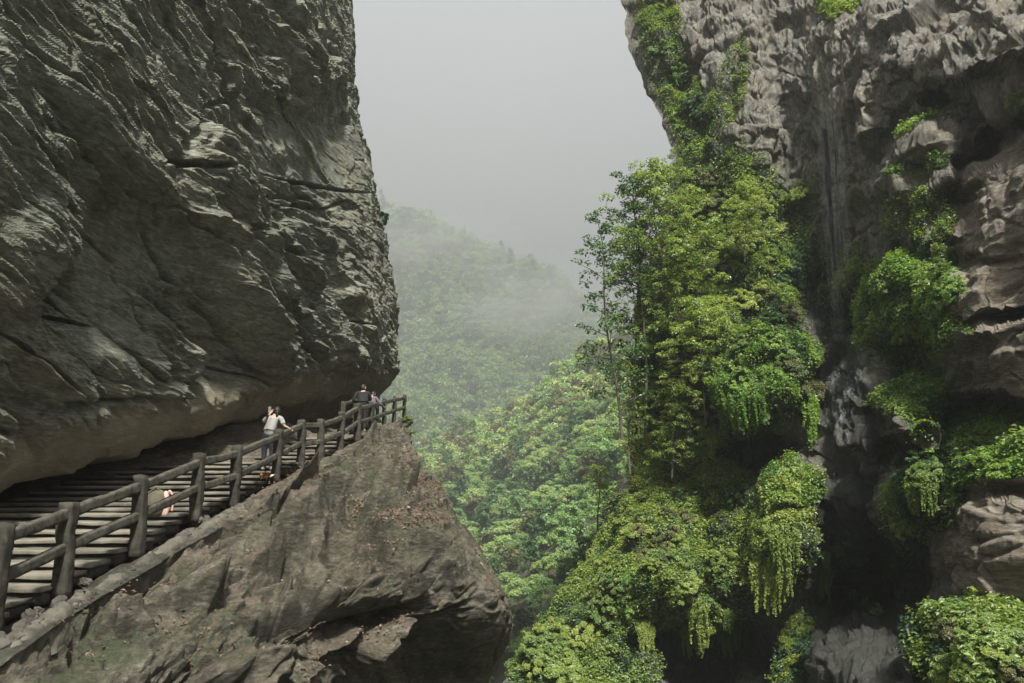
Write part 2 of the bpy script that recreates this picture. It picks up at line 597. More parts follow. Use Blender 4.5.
# ------------------------------------------------------------------ rock outcrop under the path
def build_outcrop():
    rows = [
        [(-160, 735, 8.0), (0, 652, 9.7), (65, 606, 11.2), (140, 562, 13.2), (235, 510, 16.6), (300, 474, 20.5), (350, 447, 24.5), (378, 437, 28.5), (398, 428, 34), (407, 422, 40)],
        [(-160, 800, 7.6), (0, 690, 9), (70, 650, 10.2), (150, 600, 12.3), (245, 542, 15.6), (312, 500, 19), (362, 468, 22.5), (392, 452, 26), (405, 446, 31), (411, 447, 37)],
        [(-160, 870, 7.2), (0, 745, 8.5), (75, 700, 9.4), (160, 650, 11), (255, 588, 14), (330, 540, 17), (395, 503, 20), (428, 488, 23), (438, 488, 26), (440, 492, 31)],
        [(-160, 950, 7), (0, 820, 8), (80, 765, 8.8), (165, 705, 10.3), (262, 645, 12.8), (345, 585, 15.2), (425, 545, 17.6), (468, 540, 20), (475, 548, 23), (474, 555, 27)],
        [(-160, 1050, 7), (0, 920, 8), (90, 860, 8.8), (180, 780, 10.2), (270, 705, 12.6), (355, 645, 14.9), (440, 600, 16.7), (500, 592, 18.4), (508, 602, 21), (502, 610, 26)],
        [(-160, 1150, 7.5), (0, 1050, 9), (100, 980, 10), (190, 880, 11), (285, 780, 13.6), (365, 710, 16.0), (445, 655, 17.6), (500, 640, 18.9), (510, 640, 21.5), (500, 650, 26)],
        [(-160, 1250, 8.5), (0, 1150, 10), (100, 1090, 11), (190, 980, 14), (285, 880, 17.5), (365, 810, 21), (430, 740, 22.5), (470, 705, 21.5), (480, 705, 23.5), (475, 710, 27)],
        [(-160, 1400, 9.5), (0, 1300, 11), (100, 1250, 12), (190, 1150, 15), (285, 1050, 18.5), (365, 980, 22), (420, 900, 24), (445, 840, 23), (450, 830, 25), (445, 830, 29)],
    ]
    C = np.array([[at(*p) for p in r] for r in rows])
    inner = C[0].copy()
    inner[:, 0] = path_x(inner[:, 1]) - 0.3
    inner[:, 2] -= 0.35
    inner2 = inner.copy()
    inner2[:, 0] -= 8
    inner2[:, 2] += 0.1
    inner[:, 2] = path_z(inner[:, 1]) - 0.30
    C = np.concatenate([[inner2, inner], C])
    P = catmull(C, 620, 620)
    px, py = to_px(P)
    N = grid_normals(blur(P, 12))
    if N[195, 300, 2] < 0:
        N = -N
        flip = -1
    else:
        flip = 1
    Q = P + 0.4 * fbm(P * 0.5, 3, 3)[..., None]
    Q = Q @ np.array(Matrix.Rotation(R(22), 3, 'Y')).T
    v1, e1 = facet(Q * [0.38, 0.38, 0.55], 5, 0.8, 0.5)
    v2, e2 = facet(Q * [1.0, 1.0, 1.6], 9, 0.8, 0.5)
    v3, e3 = facet(Q * [3.2, 3.0, 4.5], 12, 0.8, 0.5)
    rg = fbm(Q * [0.8, 0.8, 1.3], 6, 21, 0.6, ridged=True)
    row = np.linspace(0, 9, P.shape[0])[:, None] + 0 * px
    amp = smooth(row, 1.6, 3.2)
    led = P[..., 2] + .35 * P[..., 0] - .1 * P[..., 1] + .5 * fbm(P * .6, 4, 66)
    lf = led * 1.25 - np.floor(led * 1.25)
    ledge = np.where(lf < .8, lf / .8, (1 - lf) / .2) - .5
    lf2 = led * 3.3 - np.floor(led * 3.3)
    ledge2 = np.where(lf2 < .75, lf2 / .75, (1 - lf2) / .25) - .5
    D = amp * ((1.0 - .3 * smooth(px, 400, 470)) * v1 + 0.42 * v2 + 0.14 * v3 + 0.17 * rg - .42 * (1 - smooth(e1, 0, .07)) - .13 * (1 - smooth(e2, 0, .09)) + .16 * ledge * (1 - smooth(px, 200, 300))) + (1 - amp) * (0.03 * v2 + 0.03 * rg)
    D = D + amp * 0.8 * ell(px, py, 285, 522, 48, 24, -18, .4) - amp * 0.6 * ell(px, py, 345, 530, 18, 45, 25) - .5 * amp * ell(px, py, 270, 562, 50, 10, -15)
    D = D - .55 * amp * ell(px, py, 395, 492, 46, 9, 28, .6) + .5 * amp * ell(px, py, 440, 545, 50, 34, 40) + amp * .5 * ell(px, py, 375, 460, 26, 18, 0) - .7 * amp * ell(px, py, 415, 468, 14, 12, 0)
    D = D - amp * 0.35 * ell(px, py, 395, 655, 100, 62, -15)
    D = D * (1 - 0.82 * smooth(px + .45 * (np.minimum(py, 600) - 600) * -1 * .55, 415, 490))
    P = P + N * blur(D[..., None], 1)
    N2 = grid_normals(P)
    N2 = N2 * flip
    up = N2[..., 2]
    litter = 0.6 * smooth(up, 0.35, 0.75) * smooth(fbm(P * .8, 3, 71), -0.5, 0.15) * smooth(px, -60, 150) * 1.0
    moss = smooth(up, -0.1, 0.6) * smooth(fbm(P * .9, 4, 41), -0.15, 0.3) * 0.8 * (1 - 0.6 * litter)
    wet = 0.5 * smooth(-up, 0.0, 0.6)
    me = grid_mesh('outcrop', P, M_OUT, {'moss': moss, 'wet': wet, 'litter': litter}, smoothf=False)
    o = link('rock_terrain', me, kind='structure')
    return o, P, N2


outcrop, OP, ON = build_outcrop()

# ------------------------------------------------------------------ right cliff
SIL = np.array([(560, -320), (585, -200), (603, -100), (621, 0), (632, 50), (650, 100), (672, 150), (676, 190), (660, 240), (648, 300), (640, 360), (632, 420), (628, 468), (612, 505),
                (596, 545), (572, 590), (538, 635), (500, 683), (440, 760), (360, 860), (300, 960)], float)
RD = [  # px, py, distance
    (621, 0, 60), (560, -320, 66), (650, 100, 57), (676, 180, 54), (650, 300, 52), (640, 380, 51), (630, 460, 50), (600, 540, 49), (540, 635, 46), (500, 683, 44), (300, 960, 36),
    (760, -300, 63), (720, 0, 54.5), (720, 100, 52), (740, 200, 49.5), (720, 300, 48), (700, 400, 47.5), (700, 460, 48), (690, 530, 45), (650, 600, 43.5), (620, 670, 42),
    (840, -300, 57), (830, 0, 47.5), (830, 100, 46.3), (830, 200, 46), (835, 300, 47), (850, 380, 40.5), (840, 460, 38.5), (830, 540, 40.5), (840, 600, 45),
    (760, 420, 43.5), (760, 350, 45), (790, 500, 40.5), (785, 580, 40.5), (740, 560, 42.5), (720, 640, 43), (780, 660, 42),
    (850, 640, 33.5), (850, 720, 31), (800, 683, 37.5), (900, 600, 41), (915, 520, 35), (920, 440, 32.5),
    (930, -300, 51), (920, 0, 40.5), (920, 90, 37.5), (930, 150, 37.5), (920, 220, 37.5), (900, 300, 38.5), (940, 330, 36), (960, 400, 35),
    (1024, -300, 43), (1024, 0, 33), (1024, 80, 30.5), (1000, 130, 34), (1024, 180, 30), (985, 250, 31.5), (1024, 300, 28.5), (960, 330, 31.5), (1024, 380, 28.5), (1024, 440, 26), (980, 470, 27.5),
    (1024, 500, 24.5), (970, 540, 26.5), (1024, 600, 24.8), (960, 620, 27), (1024, 660, 22.5), (940, 683, 25.5), (1250, 0, 27), (1250, 300, 22), (1250, 600, 20), (1250, -300, 37), (1250, 950, 18), (900, 950, 24), (600, 950, 33)]


def build_right():
    v = np.linspace(0, 1, 1000)
    pyv = -300 + v * 1230
    u = np.concatenate([-np.linspace(1, 0.02, 40) ** 1.5, np.linspace(0, 1, 900)])
    sil = np.interp(pyv, SIL[:, 1], SIL[:, 0])
    sil = sil + 5 * fbm(np.stack([pyv * .03, pyv * 0, pyv * 0], -1), 4, 3)
    uu = np.clip(u, 0, 1)[None]
    PX = sil[:, None] + (1230 - sil[:, None]) * uu
    PY = pyv[:, None] + 0 * PX
    rd = np.array(RD)
    D = rbf(rd[:, :2], np.log(rd[:, 2]), np.stack([PX, PY], -1), lam=2e-4)
    D = np.exp(D)
    wx = 7 * fbm(np.stack([PX * .02, PY * .02, 0 * PX], -1), 4, 8)
    wy = 7 * fbm(np.stack([PX * .02, PY * .02, 0 * PX + 9], -1), 4, 18)
    X_, Y_ = PX + wx, PY + wy

    def e(cx, cy, rx, ry, an=0, soft=0.5):
        return ell(X_, Y_, cx, cy, rx, ry, an, soft)
    # features that come forward (negative) or are hollowed out (positive), in metres
    f = 0
    f = f - 3.2 * e(760, 378, 52, 40, 0, .55) + 3.2 * e(765, 452, 60, 30, 0, .5)          # leafy buttress, hollow under it
    f = f - 1.2 * e(700, 330, 40, 60) - 1.6 * e(690, 440, 32, 40)
    f = f + 3.0 * e(700, 650, 78, 34, -6, .35) + 1.5 * e(720, 670, 60, 40)                 # cave at the foot of the slope
    f = f - 1.6 * e(650, 555, 60, 50, -30) - 1.2 * e(700, 585, 60, 28)
    f = f - 2.2 * e(782, 535, 24, 85, 4, .6) - 1.2 * e(818, 490, 16, 24)                                                # curtain rib
    f = f + 2.0 * e(893, 575, 50, 34, 0, .7) + 1.2 * e(838, 575, 16, 36) - .9 * e(862, 560, 9, 46, 4, .5) - .7 * e(905, 560, 8, 40, -6, .5)                   # dark hollow behind the boulder
    f = f - 2.2 * e(916, 500, 34, 52, 0, .5)
    f = f - 1.5 * e(860, 372, 40, 40, 20) - 1.0 * e(850, 440, 25, 60, -10)                  # wet shelf
    f = f + 1.2 * e(820, 310, 22, 100, 0, .6)                                               # gully
    f = f - 1.5 * e(905, 308, 66, 34, -28) - 3.2 * e(920, 412, 32, 36, 0, .3) + 2.5 * e(900, 450, 30, 16, 0)
    f = f - 2.4 * e(925, 165, 38, 42, -10, .4) - 1.5 * e(930, 225, 42, 34, 0) + 2.5 * e(940, 95, 24, 12, 0, .5) + 1.8 * e(960, 205, 26, 26)
    arc = 78 + 14 * np.sin((X_ - 860) * .03) - 26 * smooth(X_, 960, 900)
    f = f - 1.8 * (1 - smooth(Y_, arc - 8, arc + 5)) * smooth(X_, 850, 925)    # great overhanging lip
    f = f - 1.5 * e(850, 60, 60, 90, 20) + 1.2 * e(795, 170, 30, 90, 5) - 1.0 * e(880, 170, 20, 70, -10) + 1.0 * e(870, 240, 30, 50)
    f = f + 1.4 * e(700, 90, 26, 50, -10) - 0.9 * e(745, 90, 26, 90, 8) - 0.8 * e(655, 60, 20, 70, -12)
    # banded slab rock at the right edge: its top runs up to the right, a black gap above it
    line = 178 - (X_ - 965) * 0.85
    slab = smooth(Y_ - line, -4, 10) * smooth(X_, 955, 985) * (1 - smooth(Y_, 255, 270))
    f = f - 2.2 * slab + 3.4 * smooth(X_, 930, 960) * ell(X_, Y_, 1000, 138, 60, 14, -38, .4)
    for (ya, yb, xa, amt) in [(262, 312, 940, 1.8), (318, 392, 936, 2.6)]:
        sl = (X_ - 980) * -0.10
        f = f - amt * smooth(Y_ - sl, ya, ya + 9) * (1 - smooth(Y_ - sl, yb, yb + 7)) * smooth(X_, xa, xa + 12)
    f = f + 1.6 * ell(X_, Y_, 1000, 402, 80, 13, 0, .5)
    f = f - 1.8 * smooth(Y_, 488, 500) * (1 - smooth(Y_, 585, 603)) * smooth(X_, 938, 965)
    f = f - 2.0 * smooth(Y_, 425, 452) * (1 - smooth(Y_, 478, 496)) * smooth(X_, 940, 985) * .8
    f = f - 3.0 * e(870, 672, 62, 52, 0, .35) - 1.2 * e(812, 690, 30, 60, 10, .4) + 2 * e(840, 606, 40, 14, 20)
    f = f - 1.6 * e(990, 660, 50, 40, 0)
    D = D + f
    P = at(PX, PY, D)
    # the far side of the wall, turning away from us
    back = u < 0
    k = (-u[back])[None, :, None]
    P[:, back] = P[:, [int(back.sum())]] + k * np.array([26.0, 42.0, -2.0])
    nb = int(back.sum())
    N = grid_normals(blur(P, 14))
    ctr = P / np.linalg.norm(P, axis=-1, keepdims=True)
    sg = np.sign((N * -ctr).sum(-1))[:, nb + 20:nb + 21]
    sgn = -1 if (N[500, 600] @ ctr[500, 600]) > 0 else 1
    N = N * sgn
    flutes = e(850, 60, 230, 150, 0, .4)
    Q = P + 0.8 * fbm(P * 0.3, 3, 3)[..., None]
    v1, _ = facet(Q * [0.22, 0.22, 0.26], 25, 0.9, 0.55, .06)
    v2, e2 = facet(Q * [0.75, 0.75, 0.6], 29, 0.95, 0.45, .04)
    v3, _ = facet(Q * [2.2, 2.2, 1.7], 33, 0.95, 0.45, .06)
    hb = fbm(Q * [0.4, 0.4, 0.35], 6, 41, 0.6, ridged=True)
    Qf = Q + 0.9 * fbm(P * [.25, .25, .12], 3, 77)[..., None]
    fl = fbm(Qf * [0.75, 0.75, 0.13], 5, 47, 0.6, ridged=True)
    fl2 = fbm(Qf * [2.4, 2.4, 0.34], 4, 49, 0.6, ridged=True)
    fl = fl + .5 * fl2
    tb = P.copy()
    tb[..., 2] = tb[..., 2] - 0.18 * tb[..., 0] + .3 * fbm(P * .5, 3, 4)
    beds, _ = facet(tb * [0.14, 0.14, 0.75], 51, 0.35, 0.6, .04)
    beds2, _ = facet(tb * [0.7, 0.7, 2.6], 53, 0.5, 0.6, .05)
    beds = beds + .28 * beds2
    sl = smooth(X_, 935, 965) * smooth(Y_, 110, 160) * (1 - smooth(Y_, 600, 640))
    lump = smooth(e(870, 672, 75, 60), 0, .5)
    amp = (1 - 0.55 * sl) * (1 - 0.5 * lump)
    DD = -amp * .30 * (1 - smooth(e2, 0, .08)) + amp * (0.8 * v1 + 0.26 * v2 + 0.12 * v3 + 0.24 * hb * (1 - .6 * flutes)) + 0.30 * fl * np.clip(flutes + .12, 0, 1) + sl * 0.5 * beds + lump * (0.38 * fbm(Q * [.8, .8, .6], 3, 88, .5) + .20 * v2 + .24 * v3 + .10 * fbm(Q * [2.2, 2.2, 1.2], 5, 89, .6, ridged=True))
    pn = P * 1.0
    bil = np.abs(fbm(pn * [.6, .6, .65], 3, 301)) * 1.3 + .6 * np.abs(fbm(pn * [1.8, 1.8, 1.9], 3, 307))
    vz = np.clip(e(700, 300, 120, 160, 10, .3) + e(690, 540, 90, 90, 40, .3) + e(600, 640, 110, 80, -30, .3) + e(760, 380, 60, 50) + e(915, 310, 60, 60) + e(990, 660, 70, 60) + e(795, 520, 36, 80), 0, 1)
    DD = DD * (1 - .45 * vz) + vz * bil * .75
    edge = np.interp(u, [-1, 0, 0.05, 1], [0.3, 0.3, 1, 1])[None]
    P = P + N * blur((DD * edge)[..., None], 1)
    N2 = grid_normals(P) * sgn
    # masks of what grows or runs where
    g = lambda *a, **k: ell(X_, Y_, *a, **k)
    veg = np.clip(g(700, 290, 110, 150, 10, .3) + g(665, 50, 26, 75, -12) + g(700, 120, 26, 40) * .8 + g(760, 380, 55, 45) + g(690, 540, 75, 90, 40, .3) + g(600, 640, 100, 80, -30, .3)
                  + g(650, 430, 40, 60) + g(612, 535, 34, 50, 35) + g(690, 440, 60, 60) + g(910, 310, 55, 55) + g(925, 215, 38, 34) * .35 + g(782, 535, 24, 78, 4) + g(815, 485, 16, 16) + g(925, 500, 34, 50) * .8 + g(980, 450, 70, 34) + g(990, 660, 70, 55)
                  + g(800, 660, 18, 50, 10) * .9 + g(850, 290, 40, 50) * .9 + g(735, 80, 14, 60, 10) * .5 + g(720, 600, 60, 30) * .8 + g(838, 8, 20, 18) * .7 + g(905, 395, 26, 20)
                  + g(780, 250, 40, 60) * .8 + g(925, 130, 22, 8, -20) * .6, 0, 1)
    veg = veg * (1 - .9 * g(700, 660, 70, 34, -6)) * (1 - .8 * g(765, 455, 45, 18))
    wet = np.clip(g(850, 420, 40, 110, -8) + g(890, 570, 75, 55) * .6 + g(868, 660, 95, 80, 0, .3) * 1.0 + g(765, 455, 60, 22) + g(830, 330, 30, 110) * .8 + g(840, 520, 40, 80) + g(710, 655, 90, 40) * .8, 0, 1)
    moss = np.clip(0.25 + veg * 1.2 + .5 * g(880, 380, 60, 60), 0, 1) * (1 - 0.75 * sl) * (1 - 0.8 * g(850, 40, 220, 110, 0, .3))
    mt = {'moss': moss, 'wet': wet * .9, 'litter': 0 * wet}
    me = grid_mesh('right_cliff', P, M_RIGHT, mt, flip=(sgn > 0), smoothf=False)
    # slab zone gets its own rock
    me.materials.append(M_SLAB)
    slm = (sl > 0.5)[:-1, :-1].ravel().astype(np.int32)
    me.polygons.foreach_set('material_index', slm)
    o = link('cliff', me, kind='structure')
    return o, P, N2, veg, wet, X_, Y_, nb


right_cliff, RP, RN, RVEG, RWET, RX, RY, RNB = build_right()

# ------------------------------------------------------------------ valley terrain and hills
def build_terrain():
    A = [  # far hill: rows from the crest down
        [(250, 170, 560), (330, 195, 540), (385, 216, 520), (425, 224, 510), (468, 250, 500), (510, 272, 490), (545, 283, 480), (577, 312, 465), (620, 350, 450), (720, 420, 430), (900, 470, 420)],
        [(240, 260, 470), (320, 285, 460), (385, 300, 450), (425, 305, 440), (468, 318, 430), (510, 328, 425), (545, 335, 420), (577, 350, 410), (620, 380, 400), (720, 440, 380), (900, 480, 370)],
        [(220, 350, 390), (310, 365, 385), (380, 375, 375), (425, 378, 365), (468, 382, 360), (510, 388, 355), (545, 392, 350), (577, 400, 345), (620, 420, 340), (720, 460, 330), (900, 490, 320)],
        [(200, 440, 310), (300, 440, 305), (378, 442, 300), (425, 442, 295), (468, 444, 290), (510, 446, 288), (545, 450, 285), (577, 455, 280), (620, 470, 280), (720, 490, 280), (900, 500, 280)],
        [(180, 520, 240), (300, 520, 240), (375, 520, 240), (425, 520, 240), (468, 520, 240), (510, 520, 240), (545, 520, 240), (577, 520, 240), (620, 520, 240), (720, 520, 240), (900, 520, 240)],
    ]
    B = [  # nearer hill coming down from the right
        [(300, 500, 235), (390, 470, 235), (440, 452, 232), (500, 425, 228), (550, 392, 222), (600, 350, 215), (660, 310, 205), (760, 250, 195)],
        [(300, 540, 190), (385, 520, 190), (440, 495, 190), (505, 470, 188), (560, 440, 184), (610, 410, 178), (670, 370, 170), (780, 310, 160)],
        [(300, 590, 155), (385, 580, 155), (445, 555, 155), (510, 530, 152), (570, 500, 148), (625, 470, 142), (690, 440, 136), (800, 400, 128)],
        [(300, 670, 120), (390, 660, 120), (450, 640, 120), (515, 615, 118), (575, 580, 115), (640, 550, 110), (710, 520, 105), (820, 490, 98)],
        [(300, 780, 92), (400, 780, 92), (460, 760, 92), (525, 720, 90), (590, 680, 88), (660, 650, 84), (730, 630, 80), (840, 620, 74)],
        [(300, 960, 66), (400, 960, 66), (470, 940, 66), (540, 900, 65), (610, 860, 64), (680, 840, 62), (750, 830, 58), (860, 820, 54)],
    ]
    out = []
    for nm, rows, amp, fr in (('far_hill', A, 30, 0.0042), ('near_hill', B, 7.0, 0.018)):
        ks = 3.0 if nm == 'far_hill' else 2.0
        C = np.array([[at(p[0], p[1], p[2] * (ks if nm == 'far_hill' else 1 + 1.0 * smooth(p[2], 50, 190))) for p in r] for r in rows])
        if nm == 'far_hill':
            b = C[0].copy()
            b[:, 1] += 320
            b[:, 2] -= 160
            C = np.concatenate([[b], C])
        else:
            b = C[0].copy()
            b[:, 1] += 30
            b[:, 2] -= 25
            C = np.concatenate([[b], C])
        P = catmull(C, 260, 260)
        n1 = fbm(P * fr, 5, 5, 0.5, ridged=True)
        P[..., 2] += amp * n1 * (0.5 if nm == 'far_hill' else 1)
        me = grid_mesh(nm, P, M_GROUND)
        o = link('hills', me, kind='structure')
        out.append((o, P))
    # valley floor out to the horizon
    S = 2500.0
    g = np.linspace(-S, S, 120)
    X, Yg = np.meshgrid(g, g + 300)
    Zg = -92 + 3 * fbm(np.stack([X * .01, Yg * .01, 0 * X], -1), 3, 9)
    me = grid_mesh('ground', np.stack([X, Yg, Zg], -1), M_GROUND)
    link('ground', me, kind='structure')
    return out


(far_hill, FP), (near_hill, NP_) = build_terrain()

# ------------------------------------------------------------------ foliage helpers
RNG = np.random.default_rng(7)


def leaf_cloud(C, D, size, rng, tint, elong=1.6, bend=0.25):
    """C (n,3) leaf centres, D (n,3) facing; returns verts, quads, tint per vertex. Each leaf is a rhombus folded along its middle."""
    n = len(C)
    D = D + rng.normal(0, 0.55, (n, 3))
    D /= np.linalg.norm(D, axis=1, keepdims=True) + 1e-9
    a = np.cross(D, rng.normal(0, 1, (n, 3)))
    a /= np.linalg.norm(a, axis=1, keepdims=True) + 1e-9
    b = np.cross(D, a)
    s = (np.asarray(size) * rng.uniform(0.6, 1.35, n))[:, None]
    V = np.empty((n, 4, 3))
    V[:, 0] = C - a * s * 0.5 * elong
    V[:, 1] = C - b * s * 0.5 + D * s * bend
    V[:, 2] = C + a * s * 0.5 * elong
    V[:, 3] = C + b * s * 0.5 + D * s * bend
    q = np.arange(n * 4).reshape(n, 4)
    return V.reshape(-1, 3), q, np.repeat(tint, 4)


def tube(pts, rad, sides=6):
    pts = np.asarray(pts, float)
    n = len(pts)
    V, Q = [], []
    for i in range(n):
        t = pts[min(i + 1, n - 1)] - pts[max(i - 1, 0)]
        t = t / (np.linalg.norm(t) + 1e-9)
        a = np.cross(t, (0.31, 0.93, 0.2))
        a /= np.linalg.norm(a) + 1e-9
        b = np.cross(t, a)
        for k in range(sides):
            w = 2 * math.pi * k / sides
            V.append(pts[i] + rad[i] * (a * math.cos(w) + b * math.sin(w)))
    for i in range(n - 1):
        for k in range(sides):
            k2 = (k + 1) % sides
            Q.append((i * sides + k, i * sides + k2, (i + 1) * sides + k2, (i + 1) * sides + k))
    return np.array(V), np.array(Q)


def join(parts):
    V, Q, off = [], [], 0
    for v, q in parts:
        V.append(v)
        Q.append(q + off)
        off += len(v)
    return np.concatenate(V), np.concatenate(Q)


def clump_leaves(centres, radii, n_each, size, rng, droop=0.0, tint_mu=0.5):
    """leaf clumps: leaves near the shell of many small lumpy blobs"""
    Cs, Ds, Ts = [], [], []
    for c, r in zip(centres, radii):
        n = max(6, int(n_each * (r ** 2)))
        d = rng.normal(0, 1, (n, 3))
        d /= np.linalg.norm(d, axis=1, keepdims=True)
        d[:, 2] = np.where(d[:, 2] < -0.35, -d[:, 2], d[:, 2])
        rr = r * rng.uniform(0.45, 1.08, n) ** 0.7
        p = c + d * rr[:, None] * [1, 1, 0.72]
        p[:, 2] -= droop * rng.uniform(0, 1, n) ** 2
        Cs.append(p)
        Ds.append(d * 0.8 + [0, 0, 0.7])
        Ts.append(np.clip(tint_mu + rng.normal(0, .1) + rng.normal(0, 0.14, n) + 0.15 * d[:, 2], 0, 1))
    return leaf_cloud(np.concatenate(Cs), np.concatenate(Ds), size, rng, np.concatenate(Ts))


def shrub_proto(name, seed, mat, size=0.11, n=170, spread=1.0, tall=0.9, ncl=46, droop=0.0, tint=0.5):
    """a unit shrub about 2 m wide: stems and many leaf clumps"""
    rng = np.random.default_rng(seed)
    stems, cs, rs = [], [], []
    for k in range(ncl):
        a = rng.uniform(0, 2 * math.pi)
        r = spread * math.sqrt(rng.uniform(0, 1))
        h = tall * (1 - 0.55 * (r / spread) ** 2) * rng.uniform(0.3, 1.25)
        c = np.array([r * math.cos(a), r * math.sin(a), h])
        cs.append(c)
        rs.append(rng.uniform(0.09, 0.27))
        if k % 2 == 0:
            mid = c * [0.35, 0.35, 0.5] + rng.normal(0, .04, 3)
            stems.append(tube([(0, 0, -0.3), mid, c], [0.035, 0.02, 0.008], 4))
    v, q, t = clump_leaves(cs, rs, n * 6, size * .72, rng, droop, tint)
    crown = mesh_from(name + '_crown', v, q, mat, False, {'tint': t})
    sv, sq = join(stems)
    stem = mesh_from(name + '_stem', sv, sq, M_BARK)
    return crown, stem


def fern_proto(name, seed, mat, n=46, size=0.07, tint=0.5, reach=1.0, up=.8):
    """a spray of arching fronds with leaflets on both sides"""
    rng = np.random.default_rng(seed)
    Cs, Ds, Ts, stems = [], [], [], []
    for k in range(n):
        a = rng.uniform(0, 2 * math.pi)
        L = reach * rng.uniform(.45, 1.15)
        el = rng.uniform(.35, 1.4)
        o = rng.normal(0, .22, 3) * [1, 1, .2]
        t = np.linspace(0, 1, 8)
        r = L * t * math.cos(el * .8)
        z = up * L * (math.sin(el) * t * 1.3 - (.55 + .5 * rng.uniform()) * t ** 2.2)
        w = a + .35 * rng.normal() * t
        pts = np.stack([o[0] + r * np.cos(w), o[1] + r * np.sin(w), o[2] + z], -1)
        stems.append(tube(pts, np.linspace(.012, .004, 8), 3))
        m = int(44 * L)
        tt = np.linspace(.12, .999, m) * 7
        i = np.minimum(tt.astype(int), 6)
        f = (tt - i)[:, None]
        p = pts[i] * (1 - f) + pts[i + 1] * f
        side = np.array([-math.sin(a), math.cos(a), 0]) * np.where(np.arange(m) % 2, 1, -1)[:, None]
        wid = .10 * L * np.sin(np.pi * np.linspace(.12, 1, m) ** .7)[:, None] + .02
        c = p + side * wid * rng.uniform(.5, 1.3, (m, 1)) + rng.normal(0, .025, (m, 3))
        Cs.append(c)
        Ds.append(np.tile([math.cos(a) * .4, math.sin(a) * .4, .9], (m, 1)))
        Ts.append(np.clip(tint + rng.normal(0, .13) + rng.normal(0, .08, m) + .12 * (np.linspace(0, 1, m) - .5), 0, 1))
    v, q, t = leaf_cloud(np.concatenate(Cs), np.concatenate(Ds), size, rng, np.concatenate(Ts), 2.2, .1)
    crown = mesh_from(name + '_fronds', v, q, mat, False, {'tint': t})
    sv, sq = join(stems)
    return crown, mesh_from(name + '_stem', sv, sq, M_BARK)


def hanging_proto(name, seed, mat, length=2.6, n=22, size=0.085, tint=0.5):
    """hanging creeper: strands that arch out and fall, leaves along them"""
    rng = np.random.default_rng(seed)
    Cs, Ds, Ts, stems = [], [], [], []
    for k in range(n):
        x = float(np.clip(rng.normal(0, .42), -.95, .95))
        L = length * rng.uniform(0.2, 1.0) * (1 - .5 * abs(x))
        z0 = rng.uniform(-.35, .35) - .4 * abs(x)
        y0 = rng.uniform(-0.1, 0.15)
        pts = []
        m = 9
        for i in range(m):
            t = i / (m - 1)
            pts.append((x + 0.12 * math.sin(3 * t + k), y0 - 0.45 * math.sin(min(1, t * 3) * math.pi / 2), z0 + 0.25 * math.sin(t * 3.1) - L * t ** 1.25))
        pts = np.array(pts) + rng.normal(0, 0.02, (m, 3))
        stems.append(tube(pts[:-1], np.linspace(0.014, 0.005, m - 1), 3))
        nl = int(130 * L)
        tt = rng.uniform(0, m - 1.001, nl)
        i = tt.astype(int)
        fr = (tt - i)[:, None]
        p = pts[i] * (1 - fr) + pts[i + 1] * fr + rng.normal(0, 0.075, (nl, 3)) * (1.25 - tt / m)[:, None]
        Cs.append(p)
        Ds.append(np.tile([0, -0.8, 0.6], (nl, 1)))
        Ts.append(np.clip(tint + rng.normal(0, .1) + rng.normal(0, .13, nl), 0, 1))
    v, q, t = leaf_cloud(np.concatenate(Cs), np.concatenate(Ds), size, rng, np.concatenate(Ts), 1.9)
    crown = mesh_from(name + '_foliage', v, q, mat, False, {'tint': t})
    sv, sq = join(stems)
    return crown, mesh_from(name + '_stem', sv, sq, M_BARK)


def tree_proto(name, seed, mat, H=6.0, spread=2.2, first=0.3, nl=12, size=0.2, dens=60, lean=0.0, tint=0.5, crown_r=(0.35, 0.8), trunk_r=0.09, sub=3):
    rng = np.random.default_rng(seed)
    parts, cs, rs = [], [], []
    m = 9
    tp = np.array([(lean * H * (i / (m - 1)) ** 1.6 + 0.04 * H * math.sin(i * .9 + seed) * (i / m), 0.03 * H * math.sin(i * .7 + 2 * seed) * (i / m), H * i / (m - 1)) for i in range(m)])
    parts.append(tube(tp, np.linspace(trunk_r, trunk_r * .18, m), 7))
    for k in range(nl):
        t = first + (1 - first) * (k + rng.uniform(0, .7)) / nl
        t = min(t, 0.98)
        i = int(t * (m - 1))
        p = tp[i] + (tp[min(i + 1, m - 1)] - tp[i]) * (t * (m - 1) - i)
        a = k * 2.4 + rng.uniform(-.5, .5)
        tt = (t - first) / (1 - first)
        L = spread * (0.55 + 0.6 * math.sin(math.pi * min(1, tt * 0.85 + 0.15))) * rng.uniform(0.65, 1.1) * (1 - 0.55 * tt ** 2)
        d = np.array([math.cos(a), math.sin(a), rng.uniform(0.15, 0.6)])
        e = p + d * L
        mid = p + d * L * .5 + [0, 0, 0.06 * L]
        parts.append(tube([p, mid, e], [trunk_r * .38 * (1 - t * .5), trunk_r * .22, trunk_r * .07], 5))
        cs.append(e)
        rs.append(rng.uniform(*crown_r) * (1 - .3 * tt))
        for s in range(sub):
            f = rng.uniform(0.35, 1.0)
            o = p + d * L * f
            e2 = o + rng.normal(0, 0.33, 3) * L * .7 + [0, 0, 0.1 * L]
            parts.append(tube([o, (o + e2) / 2 + rng.normal(0, .03, 3), e2], [trunk_r * .14, trunk_r * .09, trunk_r * .04], 4))
            cs.append(e2)
            rs.append(rng.uniform(*crown_r) * .8)
    cs.append(tp[-1])
    rs.append(crown_r[1] * .7)
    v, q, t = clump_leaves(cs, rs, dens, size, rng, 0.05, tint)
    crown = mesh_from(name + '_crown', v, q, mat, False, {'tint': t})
    tv, tq = join(parts)
    return crown, mesh_from(name + '_trunk', tv, tq, M_BARK)


